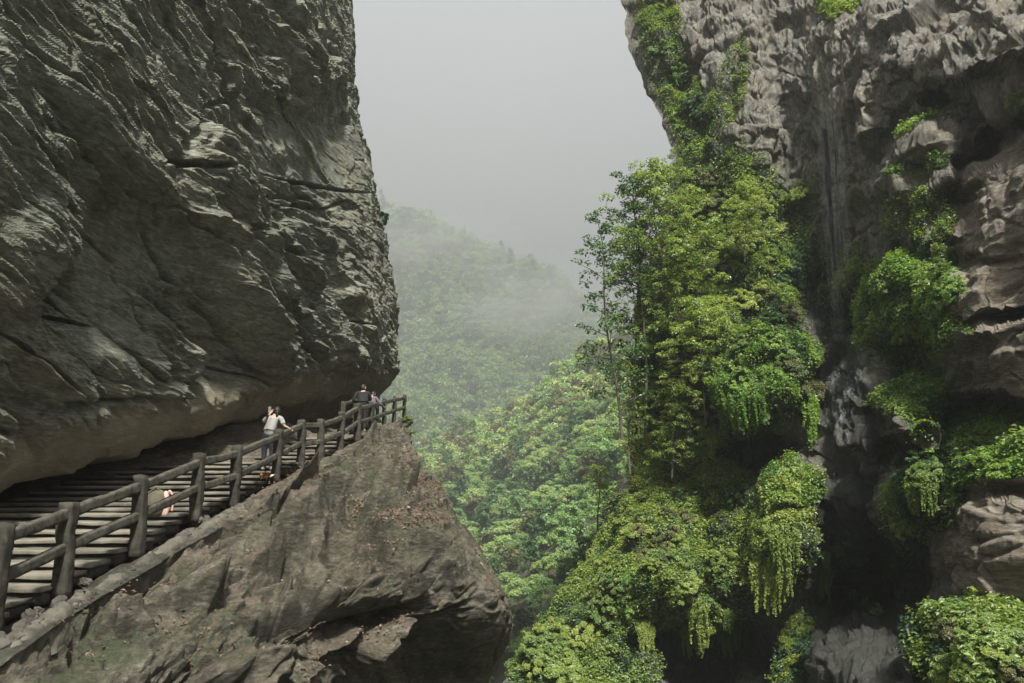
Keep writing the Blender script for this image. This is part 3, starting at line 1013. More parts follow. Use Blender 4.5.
def plant(name, label, cat, protos, loc, scale, rz, group=None, tilt=(0, 0), part='stem'):
    o = thing(name, label, cat, loc, rz, group)
    o.rotation_euler = (tilt[0], tilt[1], rz)
    o.scale = (scale,) * 3 if not isinstance(scale, tuple) else scale
    link('foliage' if part == 'stem' else 'crown', protos[0], o)
    link(part, protos[1], o)
    return o


print('cliffs done')
# ------------------------------------------------------------------ where surfaces are seen
class Seen:
    """nearest point of a surface for each spot of the picture, to stand plants on real ground"""
    def __init__(s, P, N=None, cell=3):
        s.c = cell
        s.P = P.reshape(-1, 3)
        s.N = (grid_normals(P) if N is None else N).reshape(-1, 3)
        px, py = to_px(s.P)
        s.px, s.py = px, py
        d = np.linalg.norm(s.P, axis=1)
        gx = np.floor((px + 300) / cell).astype(int)
        gy = np.floor((py + 300) / cell).astype(int)
        s.W = int(1700 / cell)
        s.H = int(1400 / cell)
        ok = (gx >= 0) & (gx < s.W) & (gy >= 0) & (gy < s.H) & (s.P[:, 1] > 1)
        s.g = np.full(s.W * s.H, -1, int)
        idx = np.where(ok)[0]
        order = idx[np.argsort(-d[idx])]
        s.g[gy[order] * s.W + gx[order]] = order        # nearest written last
        near = np.full(s.W * s.H, 1e9)
        k = gy[idx] * s.W + gx[idx]
        np.minimum.at(near, k, d[idx])
        s.vis = np.zeros(len(s.P), bool)
        s.vis[idx] = d[idx] < near[k] * 1.03 + 0.4

    def at(s, px, py):
        for r in range(0, 9):
            for ox in range(-r, r + 1):
                for oy in range(-r, r + 1):
                    gx = int((px + 300) / s.c) + ox
                    gy = int((py + 300) / s.c) + oy
                    if 0 <= gx < s.W and 0 <= gy < s.H:
                        i = s.g[gy * s.W + gx]
                        if i >= 0:
                            return s.P[i], s.N[i]
        return None, None


S_R = Seen(RP, RN)
S_N = Seen(NP_)
S_F = Seen(FP)
S_O = Seen(OP, ON)
rnd = random.Random(5)

# ------------------------------------------------------------------ growing cover on the right cliff (uncountable)
def cover(name, S, weight, n, size, mat, seed, lift=0.12, tint=0.5, kind='stuff', label=None, cat=None, elong=1.6, up=0.9):
    rng = np.random.default_rng(seed)
    w = (weight.ravel() * S.vis).astype(float)
    # even cover per surface area rather than per vertex
    P = S.P
    w = w / w.sum()
    i = rng.choice(len(P), n, p=w)
    nn = S.N[i]
    nz = nn.copy()
    ln = fbm(P[i] * 1.1, 3, seed)
    c = P[i] + nn * (lift * (0.3 + 2.2 * np.clip(ln + .25, 0, 1)) * rng.uniform(0, 1, n) ** 0.8)[:, None] + rng.normal(0, .05, (n, 3))
    D = nz * 0.6 + np.array([0, 0, up])
    ts = np.clip(tint + 0.35 * fbm(P[i] * 0.5, 3, seed + 9) + rng.normal(0, 0.13, n), 0, 1)
    v, q, t = leaf_cloud(c, D, size, rng, ts, elong)
    me = mesh_from(name, v, q, mat, False, {'tint': t})
    return link(name, me, kind=kind, label=label, category=cat)


area = np.linalg.norm(np.cross(np.gradient(RP, axis=1), np.gradient(RP, axis=0)), axis=-1)
area = np.clip(area, 0, np.percentile(area, 97))
upr = np.clip(0.35 + RN[..., 2] * 1.0, 0.03, 1)
patchy = .06 + smooth(fbm(RP * [.35, .35, .3], 4, 301), -0.35, 0.2) * (.25 + smooth(fbm(RP * [1.2, 1.2, 1.0], 3, 311), -.3, .25))
dim = np.clip(1 - 1.05 * RWET, 0, 1)
yel = np.clip(ell(RX, RY, 690, 360, 70, 200, 0, .5) + ell(RX, RY, 700, 560, 140, 130, 0, .4) + ell(RX, RY, 780, 545, 20, 80) + ell(RX, RY, 800, 660, 24, 50), 0, 1)
base_w = np.clip(RVEG - .15, 0, 1) * area * upr * patchy * dim
cover('ground_cover', S_R, base_w * (0.25 + yel), 420000, 0.085, M_LEAFY, 401, 0.22, 0.48, label='yellow green creepers and small plants covering the sunlit right cliff', cat='plant cover')
brt = np.clip(ell(RX, RY, 915, 315, 60, 55, -20) + ell(RX, RY, 925, 390, 34, 20) + ell(RX, RY, 760, 372, 50, 36) + ell(RX, RY, 985, 445, 60, 40) + ell(RX, RY, 790, 488, 34, 18) + ell(RX, RY, 925, 168, 26, 9, -20), 0, 1)
cover('ground_cover', S_R, brt * area * upr * np.clip(RVEG + .3, 0, 1) * (.3 + patchy), 110000, 0.085, M_LEAFB, 404, 0.22, 0.48, label='bright green moss and ferns on the banks beside the waterfall', cat='plant cover')
cover('ground_cover', S_R, base_w * (1.1 - yel), 220000, 0.09, M_LEAF, 402, 0.22, 0.45, label='fresh green low plants covering ledges of the right cliff', cat='plant cover')
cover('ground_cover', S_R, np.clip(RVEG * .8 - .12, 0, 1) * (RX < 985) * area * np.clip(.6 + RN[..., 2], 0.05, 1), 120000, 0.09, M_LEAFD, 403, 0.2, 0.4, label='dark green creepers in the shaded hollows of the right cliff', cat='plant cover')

# ------------------------------------------------------------------ shrubs on the right cliff
SH = {
    'bright': [shrub_proto('shrub_i', 7, M_LEAFB, .12, 640, 1.0, .8), shrub_proto('shrub_j', 8, M_LEAFB, .11, 680, .9, 1.0, 22)],
    'fresh': [shrub_proto('shrub_a', 1, M_LEAF, .13, 640, 1.0, .9), shrub_proto('shrub_b', 2, M_LEAF, .12, 680, .9, 1.1, 22)],
    'yellow': [shrub_proto('shrub_c', 3, M_LEAFY, .13, 640, 1.0, .9), shrub_proto('shrub_d', 4, M_LEAFY, .12, 680, 1.0, 1.2, 24), shrub_proto('shrub_g', 14, M_LEAFY, .13, 640, 1.1, .7, 28)],
    'dark': [shrub_proto('shrub_e', 5, M_LEAFD, .13, 600, 1.0, .9)],
    'olive': [shrub_proto('shrub_f', 6, M_LEAFO, .12, 640, 1.0, 1.0), shrub_proto('shrub_h', 16, M_LEAFO, .11, 640, .8, 1.2)],
}
SH['bright'] += [fern_proto('fern_a', 71, M_LEAFB), fern_proto('fern_b', 72, M_LEAFB, 60, .065, .5, .9, 1.0)]
SH['fresh'] += [fern_proto('fern_c', 73, M_LEAF), fern_proto('fern_d', 74, M_LEAF, 60, .065, .55, 1.1, .9), fern_proto('fern_h', 78, M_LEAFB, 50, .065, .45, 1.1, .9)]
SH['yellow'] += [fern_proto('fern_e', 75, M_LEAFY), fern_proto('fern_f', 76, M_LEAFY, 60, .065, .5, 1.0, 1.1), fern_proto('fern_i', 79, M_LEAFY, 60, .06, .6, .9, .9)]
SH['olive'] += [fern_proto('fern_g', 77, M_LEAFO, 56, .065, .5, 1.1, 1.0)]
HG = {
    'bright': [hanging_proto('creeper_f', 26, M_LEAFB), hanging_proto('creeper_g', 27, M_LEAFB, 3.0)],
    'fresh': [hanging_proto('creeper_a', 21, M_LEAF), hanging_proto('creeper_b', 22, M_LEAF, 3.2)],
    'yellow': [hanging_proto('creeper_c', 23, M_LEAFY), hanging_proto('creeper_d', 24, M_LEAFY, 3.4)],
    'dark': [hanging_proto('creeper_e', 25, M_LEAFD, 2.4)],
}
ZONES = [  # cx cy rx ry angle, count, kinds, size range, label
    (665, 45, 18, 60, -12, 9, ['fresh'], (.9, 1.5), 'green shrub high on the outer edge of the right cliff against the sky'),
    (697, 118, 20, 30, 0, 5, ['dark', 'fresh'], (.8, 1.3), 'dark green shrub in the recess high on the right cliff'),
    (740, 70, 8, 50, 10, 5, ['olive'], (.4, .7), 'small olive shrub in the crack of the upper grey cliff'),
    (838, 10, 14, 8, 0, 2, ['yellow'], (.5, .8), 'small yellow green shrub at the top of the grey cliff'),
    (720, 215, 42, 40, 0, 14, ['olive', 'yellow'], (.9, 1.4), 'olive shrub under the flutes of the grey cliff beside the leafy trees'),
    (775, 215, 40, 42, -20, 16, ['yellow', 'fresh'], (.8, 1.4), 'yellow green shrub on the upper bank left of the thin falling spray'),
    (710, 290, 55, 38, 0, 16, ['olive', 'yellow'], (1.0, 1.6), 'olive and yellow shrub in the middle of the green cliff face'),
    (780, 300, 40, 36, 0, 12, ['olive', 'dark'], (.8, 1.3), 'dull green shrub on the face above the leafy buttress'),
    (660, 300, 26, 50, 0, 10, ['yellow', 'fresh'], (1.0, 1.5), 'yellow green shrub behind the slender trees at the cliff edge'),
    (672, 385, 30, 40, 0, 12, ['yellow'], (.9, 1.5), 'pale yellow green shrub on the lower edge of the cliff above the slope'),
    (752, 366, 44, 24, 0, 18, ['bright', 'bright', 'fresh'], (.8, 1.3), 'bright green shrub on top of the bulging leafy buttress'),
    (790, 395, 20, 26, 0, 5, ['olive'], (.9, 1.3), 'brownish shrub on the right shoulder of the leafy buttress'),
    (690, 440, 26, 34, 0, 8, ['yellow', 'fresh'], (.8, 1.3), 'leafy shrub on the rib left of the dark hollow'),
    (915, 300, 44, 40, -20, 24, ['bright', 'bright', 'fresh'], (.6, 1.1), 'bright green shrub on the mossy bank above the waterfall'),
    (925, 244, 34, 10, 0, 7, ['olive'], (.4, .7), 'drooping shrub under the bulging brown rock'),
    (925, 166, 28, 6, -25, 5, ['bright'], (.25, .42), 'small green shrub on the shelf of the brown rock bulge'),
    (1019, 95, 5, 16, 0, 2, ['fresh'], (.5, .8), 'green shrub at the right edge under the great overhang'),
    (922, 388, 26, 12, 0, 8, ['bright'], (.6, 1.0), 'bright green shrub on the mossy boulder beside the waterfall'),
    (985, 418, 36, 16, 0, 12, ['bright', 'yellow'], (.5, .9), 'green shrub below the undercut of the banded rock'),
    (985, 468, 40, 12, 0, 12, ['bright'], (.6, 1.0), 'bright green shrub on top of the lowest rock block'),
    (915, 475, 30, 20, 0, 8, ['fresh', 'dark'], (.6, 1.0), 'green shrub over the dark hollow left of the lowest rock block'),
    (985, 650, 44, 34, 0, 22, ['fresh', 'yellow', 'olive'], (.5, .9), 'green shrub on the bank at the lower right corner'),
    (700, 570, 50, 34, 0, 20, ['fresh', 'yellow'], (.7, 1.3), 'fresh green shrub on the slope above the dark cave'),
    (660, 540, 44, 34, -30, 20, ['yellow', 'olive'], (.7, 1.3), 'yellow green shrub on the upper part of the lower slope'),
    (610, 590, 34, 36, -30, 18, ['yellow', 'fresh'], (.8, 1.5), 'yellow green shrub on the middle of the lower slope'),
    (560, 655, 36, 28, -30, 16, ['fresh', 'yellow'], (1.0, 1.7), 'leafy shrub at the foot of the slope beside the far valley'),
    (628, 512, 14, 22, 30, 10, ['yellow', 'yellow', 'fresh'], (.4, .8), 'small yellow green shrub on the pale ledge beside the lone tree'),
    (600, 560, 16, 22, 30, 9, ['yellow', 'fresh'], (.5, .9), 'small shrub on the outer edge of the lower slope'),
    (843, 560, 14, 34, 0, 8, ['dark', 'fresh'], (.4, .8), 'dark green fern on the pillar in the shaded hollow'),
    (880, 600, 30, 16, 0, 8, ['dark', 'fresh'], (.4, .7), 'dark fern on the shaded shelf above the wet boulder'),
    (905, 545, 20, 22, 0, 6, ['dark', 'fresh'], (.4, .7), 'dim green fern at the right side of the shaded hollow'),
    (730, 440, 40, 22, 0, 10, ['olive', 'yellow', 'dark'], (.5, .9), 'dull fern on the rock under the leafy buttress'),
    (850, 300, 22, 40, 0, 10, ['dark', 'fresh'], (.5, .9), 'dark green fern beside the gully of the falling spray'),
    (735, 500, 24, 26, 0, 6, ['olive', 'dark'], (.6, 1.0), 'dull shrub clinging to bare rock beside the hanging curtain'),
]
GRP = 'shrubs growing on the right cliff'
for (cx, cy, rx, ry, an, cnt, kinds, sz, lab) in ZONES:
    for k in range(cnt):
        a = rnd.uniform(0, 6.283)
        r = math.sqrt(rnd.uniform(0, 1))
        x0, y0 = rx * r * math.cos(a), ry * r * math.sin(a)
        ca, sa = math.cos(R(an)), math.sin(R(an))
        p, n = S_R.at(cx + x0 * ca - y0 * sa, cy + x0 * sa + y0 * ca)
        if p is None:
            continue
        kd = rnd.choice(kinds)
        pr = rnd.choice(SH[kd])
        s = rnd.uniform(*sz) * .68
        v = Vector(n) * 0.8 + Vector((0, 0, 0.7))
        v.normalize()
        o = thing('shrub', lab, 'shrub', Vector(p) - v * 0.12, 0, GRP + ': ' + lab[:40])
        o.rotation_euler = (v.to_track_quat('Z', 'Y') @ Matrix.Rotation(rnd.uniform(0, 6.28), 4, 'Z').to_quaternion()).to_euler()
        o.scale = (s, s, s * rnd.uniform(.75, 1.1))
        link('foliage', pr[0], o)
        link('stem', pr[1], o)
HZ = [
    (786, 480, 24, 10, 9, ['yellow', 'bright'], (.8, 1.2), 'creeper hanging from the top of the long green curtain'),
    (774, 545, 11, 34, 10, ['yellow'], (.6, 1.0), 'yellow green creeper hanging in the middle of the long green curtain'),
    (765, 385, 40, 16, 12, ['bright', 'fresh', 'bright'], (.8, 1.2), 'bright creeper falling over the lip of the leafy buttress'),
    (800, 640, 12, 26, 7, ['yellow'], (.7, 1.0), 'creeper hanging left of the wet grey boulder'),
    (920, 490, 30, 14, 8, ['fresh', 'dark'], (.6, .9), 'creeper hanging into the dark hollow beside the lowest block'),
    (690, 615, 50, 14, 10, ['fresh', 'yellow'], (.5, .8), 'creeper hanging over the mouth of the dark cave'),
    (640, 350, 10, 60, 6, ['yellow'], (.9, 1.3), 'creeper hanging on the outer edge of the cliff'),
    (925, 255, 36, 8, 7, ['dark', 'fresh'], (.5, .8), 'creeper drooping below the brown rock bulge'),
    (820, 260, 30, 24, 8, ['dark'], (.7, 1.1), 'dark creeper beside the falling spray'),
    (826, 560, 6, 14, 2, ['fresh'], (.5, .8), 'small creeper on the pillar in the dark hollow'),
]
for (cx, cy, rx, ry, cnt, kinds, sz, lab) in HZ:
    for k in range(cnt):
        p, n = S_R.at(cx + rnd.uniform(-rx, rx), cy + rnd.uniform(-ry, ry))
        if p is None:
            continue
        pr = rnd.choice(HG[rnd.choice(kinds)])
        s = rnd.uniform(*sz)
        o = thing('creeper', lab, 'creeper', Vector(p) + Vector(n) * .1, 0, 'creepers hanging on the right cliff: ' + lab[:40])
        o.rotation_euler = (rnd.uniform(-.1, .1), rnd.uniform(-.12, .12), math.atan2(n[1], n[0]) + math.pi / 2 + rnd.uniform(-.5, .5))
        o.scale = (s * rnd.uniform(.5, 1.0), s, s * rnd.uniform(.5, 1.15))
        link('foliage', pr[0], o)
        link('stem', pr[1], o)

ORD = ['first', 'second', 'third', 'fourth', 'fifth', 'sixth', 'seventh', 'eighth', 'ninth', 'tenth', 'eleventh', 'twelfth', 'thirteenth', 'fourteenth', 'fifteenth', 'sixteenth', 'seventeenth', 'eighteenth', 'nineteenth', 'twentieth']


def label_rows(objs, per, fmt):
    """tell the members of a patch apart by the row they stand in and their place in it"""
    P = [(o, *to_px(np.array(o.location))) for o in objs]
    P.sort(key=lambda t: t[2])
    rows = [P[i:i + per] for i in range(0, len(P), per)]
    for r, row in enumerate(rows):
        row.sort(key=lambda t: t[1])
        for c, t in enumerate(row):
            t[0]['label'] = fmt(t[0]['label'], r, len(rows), c, len(row))


def patch_fmt(lab, r, nr, c, nc):
    rn = 'only' if nr == 1 else ('top' if r == 0 else ('bottom' if r == nr - 1 else (ORD[r])))
    w = lab.split()
    return ' '.join(w[:10]) + (', %s row, %s from left' % (rn, ORD[c]) if nr > 1 else ', %s from left' % ORD[c])


byl = {}
for o in bpy.data.objects:
    if o.name.startswith(('shrub', 'creeper')) and o.get('label'):
        byl.setdefault(o['label'], []).append(o)
for l, v in byl.items():
    if len(v) > 1:
        label_rows(v, 5, patch_fmt)

# ------------------------------------------------------------------ trees on the cliff edge
T_A = tree_proto('leafy_tree', 31, M_LEAF, 6.0, 2.4, .12, 30, .09, 420, 0.05, .45, (.22, .58), .09, 5)
T_B = tree_proto('leafy_tree', 32, M_LEAFY, 6.5, 2.1, .15, 28, .09, 420, -.06, .42, (.2, .52), .08, 5)
T_C = tree_proto('slender_tree', 33, M_LEAFD, 10.5, 1.6, .14, 26, .10, 230, -.05, .6, (.22, .6), .08)
T_D = tree_proto('slender_tree', 34, M_LEAF, 8.5, 1.6, .25, 24, .09, 380, .04, .4, (.18, .45), .09)
T_G = tree_proto('leafy_tree', 36, M_LEAFD, 7.5, 2.3, .15, 28, .09, 360, -.05, .75, (.2, .5), .1)
T_E = tree_proto('lone_tree', 35, M_LEAF, 5.6, 1.35, .5, 9, .13, 200, .0, .4, (.4, .6), .08)


def put_tree(name, label, cat, pr, px, py, Y, s, rz, tilt=(0, 0), group=None):
    """stand a tree at distance Y where the picture shows its foot"""
    o = thing(name, label, cat, at(px, py, Y), rz, group)
    o.rotation_euler = (tilt[0], tilt[1], rz)
    o.scale = (s, s, s)
    link('crown', pr[0], o)
    link('trunk', pr[1], o)
    return o


put_tree('tree', 'largest leafy tree on the cliff edge with a broad bright green crown', 'tree', T_A, 664, 300, 47.0, 1.32, .4, (0, -.10))
put_tree('tree', 'grey green leafy tree reaching out over the gap left of the broad bright tree', 'tree', T_G, 640, 322, 48.5, 1.15, 1.4, (0, -.10))
put_tree('tree', 'low leafy tree under the broad bright tree beside bare rock', 'tree', T_B, 688, 300, 46.5, .75, 2.2, (0, -.05))
put_tree('tree', 'small leafy tree at the top of the tree group just under the rock edge', 'tree', T_D, 668, 215, 50, .55, 2.9, (0, -.2))
put_tree('slender_tree', 'tall thin dark tree standing out against the mist at the cliff edge', 'tree', T_C, 622, 440, 46.5, 1.28, .2, (0, -.06))
put_tree('slender_tree', 'second thin tree rising behind the tall dark one at the cliff edge', 'tree', T_C, 634, 420, 49, 1.2, 3.6, (0, -.02))
put_tree('slender_tree', 'short thin tree with trunk showing low on the cliff edge', 'tree', T_D, 630, 474, 47.5, .8, 5.1, (0, -.05))
put_tree('slender_tree', 'thin leafy tree leaning out between the tall dark one and the cliff', 'tree', T_D, 646, 400, 47.5, 1.1, 1.9, (0, -.06))
put_tree('tree', 'pale yellow green tree in the middle of the cliff with thin stem', 'tree', T_B, 706, 425, 44.5, 1.05, 1.0, (0, -.05))
put_tree('tree', 'leafy yellow green tree on the face between bare rock and the slender trees', 'tree', T_B, 684, 355, 46, .9, 5.0, (0, -.05))
put_tree('tree', 'bushy tree low on the cliff above the grass ledge', 'tree', T_B, 672, 478, 45.5, .75, 3.0, (0, -.1))
put_tree('tree', 'yellow green tree on the upper bank beside the fluted grey rock', 'tree', T_B, 745, 262, 46, .7, 2.0, (0, -.05))
put_tree('lone_tree', 'lone small tree with a bare trunk on the pale slope', 'tree', T_E, 598, 534, 62, .88, .0, (0, .02))

# ------------------------------------------------------------------ forest on the hills
M_FOR_A = leaf_material('forest_leaf_green', [(0.073, 0.138, 0.065), (0.138, 0.244, 0.097), (0.227, 0.356, 0.138), (0.324, 0.454, 0.179)])
M_FOR_B = leaf_material('forest_leaf_pale', [(0.097, 0.162, 0.073), (0.194, 0.283, 0.114), (0.292, 0.397, 0.154), (0.406, 0.480, 0.211)])
FT = [tree_proto('forest_tree', 41, M_FOR_A, 5.5, 2.3, .25, 9, .27, 90, 0, .62, (.8, 1.4), .1, 2),
      tree_proto('forest_tree', 42, M_FOR_B, 5.0, 2.6, .25, 9, .27, 90, 0, .55, (.8, 1.5), .1, 2),
      tree_proto('forest_tree', 43, M_LEAFD, 6.5, 2.0, .2, 10, .40, 34, 0, .5, (.7, 1.3), .1, 2),
      tree_proto('forest_tree', 44, M_LEAFO, 6.0, 2.2, .25, 9, .42, 34, 0, .5, (.8, 1.3), .1, 2)]
cands = np.where(S_N.vis & (S_N.px > 395) & (S_N.px < 650) & (S_N.py > 350) & (S_N.py < 700))[0]
rng = np.random.default_rng(12)
# points spread evenly over the picture of the hill
order = rng.permutation(cands)
taken, grid = [], {}
for i in order:
    x, y = S_N.px[i], S_N.py[i]
    d = S_N.P[i, 1]
    lim = 5.4 * 804 / d * 0.72
    k = (int(x // 12), int(y // 12))
    ok = True
    for a in (-2, -1, 0, 1, 2):
        for b in (-2, -1, 0, 1, 2):
            for (x2, y2) in grid.get((k[0] + a, k[1] + b), ()):
                if abs(x2 - x) < lim and abs(y2 - y) < lim * .62:
                    ok = False
    if ok:
        grid.setdefault(k, []).append((x, y))
        taken.append(i)
taken.sort(key=lambda i: S_N.P[i, 1])
print('near hill trees', len(taken))
near_trees, rest = taken[:270], taken[270:]
for i in near_trees:
    p = S_N.P[i]
    pr = FT[rng.choice([0, 1, 2, 3], p=[.34, .36, .16, .14])]
    s = rng.uniform(.6, 1.15) * (1 + .9 * smooth(p[1], 60, 330))
    kind = {FT[0][0].name: 'green', FT[1][0].name: 'yellow green', FT[2][0].name: 'dark green', FT[3][0].name: 'olive'}[pr[0].name]
    band = 'low on the near valley slope, beside the boulder' if p[1] < 150 else ('halfway up the near valley slope' if p[1] < 280 else 'on the upper part of the near valley slope')
    o = thing('forest_tree', kind + ' tree in the wood ' + band, 'tree', p - np.array([0, 0, .8]), rng.uniform(0, 6.28), kind + ' trees ' + band)
    o.scale = (s * rng.uniform(.9, 1.2), s * rng.uniform(.9, 1.2), s * rng.uniform(.8, 1.25))
    link('crown', pr[0], o)
    link('trunk', pr[1], o)


label_rows([o for o in bpy.data.objects if o.name.startswith('forest_tree') and o.get('label')], 15,
           lambda lab, r, nr, c, nc: lab.split(' tree')[0] + ' tree on the near wooded slope, %s row from the top, %s from left' % (ORD[r], ORD[c]))


def wood(name, pts, rad, per, size, mats, seed, label):
    """a far wood that reads as one mass: lumpy crowns of leaf clumps"""
    rng = np.random.default_rng(seed)
    grp = rng.integers(0, len(mats), len(pts))
    V, Q, T, MI, off = [], [], [], [], 0
    for g, m in enumerate(mats):
        cs, rs, hs = [], [], []
        for p in pts[grp == g]:
            r = rad * rng.uniform(.6, 1.25)
            for k in range(5):
                cs.append(p + rng.normal(0, .42, 3) * r * [1, 1, .55] + [0, 0, r * .9])
                rs.append(r * rng.uniform(.4, .7))
            if rng.uniform() < .3:
                cs.append(p + [0, 0, r * 2.0])
                rs.append(r * .4)
        if not cs:
            continue
        cs, rs = np.array(cs), np.array(rs)
        n = per
        d = rng.normal(0, 1, (len(cs), n, 3))
        d /= np.linalg.norm(d, axis=-1, keepdims=True)
        d[..., 2] = np.where(d[..., 2] < -.2, -d[..., 2], d[..., 2])
        c = (cs[:, None] + d * (rs[:, None, None] * rng.uniform(.6, 1.05, (len(cs), n, 1)))).reshape(-1, 3)
        tt = np.clip(.66 + rng.normal(0, .2, (len(cs), 1)) + rng.normal(0, .08, (len(cs), n)), 0, 1).ravel()
        v, q, t = leaf_cloud(c, d.reshape(-1, 3) * .8 + [0, 0, .7], size, rng, tt)
        V.append(v)
        Q.append(q + off)
        T.append(t)
        MI.append(np.full(len(q), g))
        off += len(v)
    me = mesh_from(name, np.concatenate(V), np.concatenate(Q), None, False, {'tint': np.concatenate(T)})
    for m in mats:
        me.materials.append(m)
    me.polygons.foreach_set('material_index', np.concatenate(MI).astype(np.int32))
    return link(name, me, kind='stuff', label=label, category='forest')


if rest:
    wood('forest', S_N.P[rest], 5.0, 34, 1.0, [M_FOR_A, M_FOR_B, M_LEAFD, M_LEAFO], 51, 'dense wood covering the far part of the near valley slope')
cf = np.where(S_F.vis & (S_F.px > 340) & (S_F.px < 660) & (S_F.py < 560))[0]
wt = np.ones(len(cf))
ii = rng.choice(cf, min(len(cf), 3000), replace=False)
wood('forest', S_F.P[ii] + rng.normal(0, 3.2, (len(ii), 3)) * [1, 1, .2], 11.5, 20, 2.7, [M_FOR_A, M_FOR_B, M_LEAFD, M_FOR_B, M_FOR_A], 52, 'hazy wooded mountain side filling the gap between the cliffs')
# conifers on the misty crest
cst = cf[(S_F.P[cf, 1] > 1270)]
CONI = tree_proto('conifer', 61, M_LEAFD, 11, 1.9, .12, 20, .6, 14, 0, .4, (.5, 1.1), .2, 1)
for i in rng.choice(cst, 46, replace=False):
    p = S_F.P[i]
    if not (380 < S_F.px[i] < 600 and S_F.py[i] < 330):
        continue
    o = thing('conifer', 'pointed tree rising from the misty crest of the far mountain', 'tree', p, rng.uniform(0, 6.28), 'pointed trees along the misty crest')
    s = rng.uniform(2.2, 4.0)
    o.scale = (s * .8, s * .8, s)
    link('crown', CONI[0], o)
    link('trunk', CONI[1], o)

cn = sorted([o for o in bpy.data.objects if o.name.startswith('conifer') and o.get('label')], key=lambda o: o.location.x / o.location.y)
for i, o in enumerate(cn):
    o['label'] = 'pointed tree on the misty far crest, %s from left' % (ORD[i] if i < 20 else ('twenty ' if i < 30 else 'thirty ' if i < 40 else 'forty ') + ORD[i % 10])

# small plants on the left
o = plant('shrub', 'tiny leafy plant sticking out from the left cliff against the sky', 'shrub', SH['dark'][0], at(381, 219, 42.5), .38, 1.0, tilt=(0, .9))
o = plant('shrub', 'small bright plant at the far end of the railing over the drop', 'shrub', SH['fresh'][0], at(406, 425, 38), .36, 2.0, tilt=(0, .6))
o = plant('shrub', 'small yellow green plant on the rock edge below the railing end', 'shrub', SH['yellow'][0], at(408, 440, 35), .45, 3.0, tilt=(0, .7))

# ------------------------------------------------------------------ stone stairs, kerb, railing
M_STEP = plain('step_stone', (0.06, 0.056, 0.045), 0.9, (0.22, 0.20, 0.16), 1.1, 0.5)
M_RISER_SHADE = plain('riser_stone_shade', (0.022, 0.021, 0.016), 0.95, (0.055, 0.05, 0.04), 2.5, 0.8)  # step stone darkened: shade on the riser fronts is put into the colour
M_KERB = plain('kerb_stone', (0.04, 0.038, 0.03), 0.9, (0.12, 0.11, 0.088), 3.0, 0.9)
M_POST = plain('weathered_post', (0.02, 0.019, 0.014), 0.85, (0.062, 0.056, 0.043), 7.0, 0.8)
M_RAIL = plain('weathered_rail', (0.03, 0.028, 0.021), 0.85, (0.10, 0.09, 0.072), 7.0, 0.8)
M_RUB = plain('rubble', (0.05, 0.046, 0.038), 0.95, (0.10, 0.09, 0.075), 4.0, 0.8)


def rough_bar(A, B, w, h, seed, n=14, m=4, amp=0.012, round_=0.25, taper=0.0, sag=0.0):
    """a rough hewn bar from A to B, w wide, h high, edges softened, surface uneven"""
    A, B = np.array(A, float), np.array(B, float)
    t = B - A
    L = np.linalg.norm(t)
    t = t / L
    upv = np.array([0, 0, 1.0]) if abs(t[2]) < .9 else np.array([0, 1.0, 0])
    s = np.cross(t, upv)
    s /= np.linalg.norm(s)
    u = np.cross(s, t)
    ring = []
    for k in range(4 * m):
        f = (k % m) / m
        side = k // m
        c = [(-1, -1), (1, -1), (1, 1), (-1, 1), (-1, -1)]
        x = c[side][0] * (1 - f) + c[side + 1][0] * f
        y = c[side][1] * (1 - f) + c[side + 1][1] * f
        r = math.hypot(x, y)
        x, y = x * (1 - round_ * (r - 1)), y * (1 - round_ * (r - 1))
        ring.append((x, y))
    V, Q = [], []
    K = len(ring)
    for i in range(n + 1):
        f = i / n
        sc = 1 - taper * f
        for (x, y) in ring:
            V.append(A + t * L * f + s * x * w / 2 * sc + u * (y * h / 2 * sc - sag * math.sin(math.pi * f)))
    for i in range(n):
        for k in range(K):
            k2 = (k + 1) % K
            Q.append((i * K + k, i * K + k2, (i + 1) * K + k2, (i + 1) * K + k))
    V = np.array(V)
    cA, cB = V[:K].mean(0), V[-K:].mean(0)
    V = np.concatenate([V, [cA - t * .012, cB + t * .02]])
    a, b = len(V) - 2, len(V) - 1
    for k in range(0, K):
        k2 = (k + 1) % K
        Q.append((k2, k, a, a))
        Q.append((n * K + k, n * K + k2, b, b))
    nn = np.stack([fbm(V * 4.0 + seed * 3.7, 3, seed % 97), fbm(V * 4.0 + seed * 3.7 + 31, 3, seed % 97 + 1), fbm(V * 4.0 + 77, 3, seed % 97 + 2)], -1)
    V = V + nn * amp
    return V, Q


def bm_obj(name, V, Q, mat, parent):
    me = bpy.data.meshes.new(name)
    fs = [tuple(int(a) for a in (q if q[2] != q[3] else q[:3])) for q in Q]
    me.from_pydata([tuple(v) for v in V], [], fs)
    me.polygons.foreach_set('use_smooth', [True] * len(me.polygons))
    me.materials.append(mat)
    me.update()
    return link(name, me, parent)


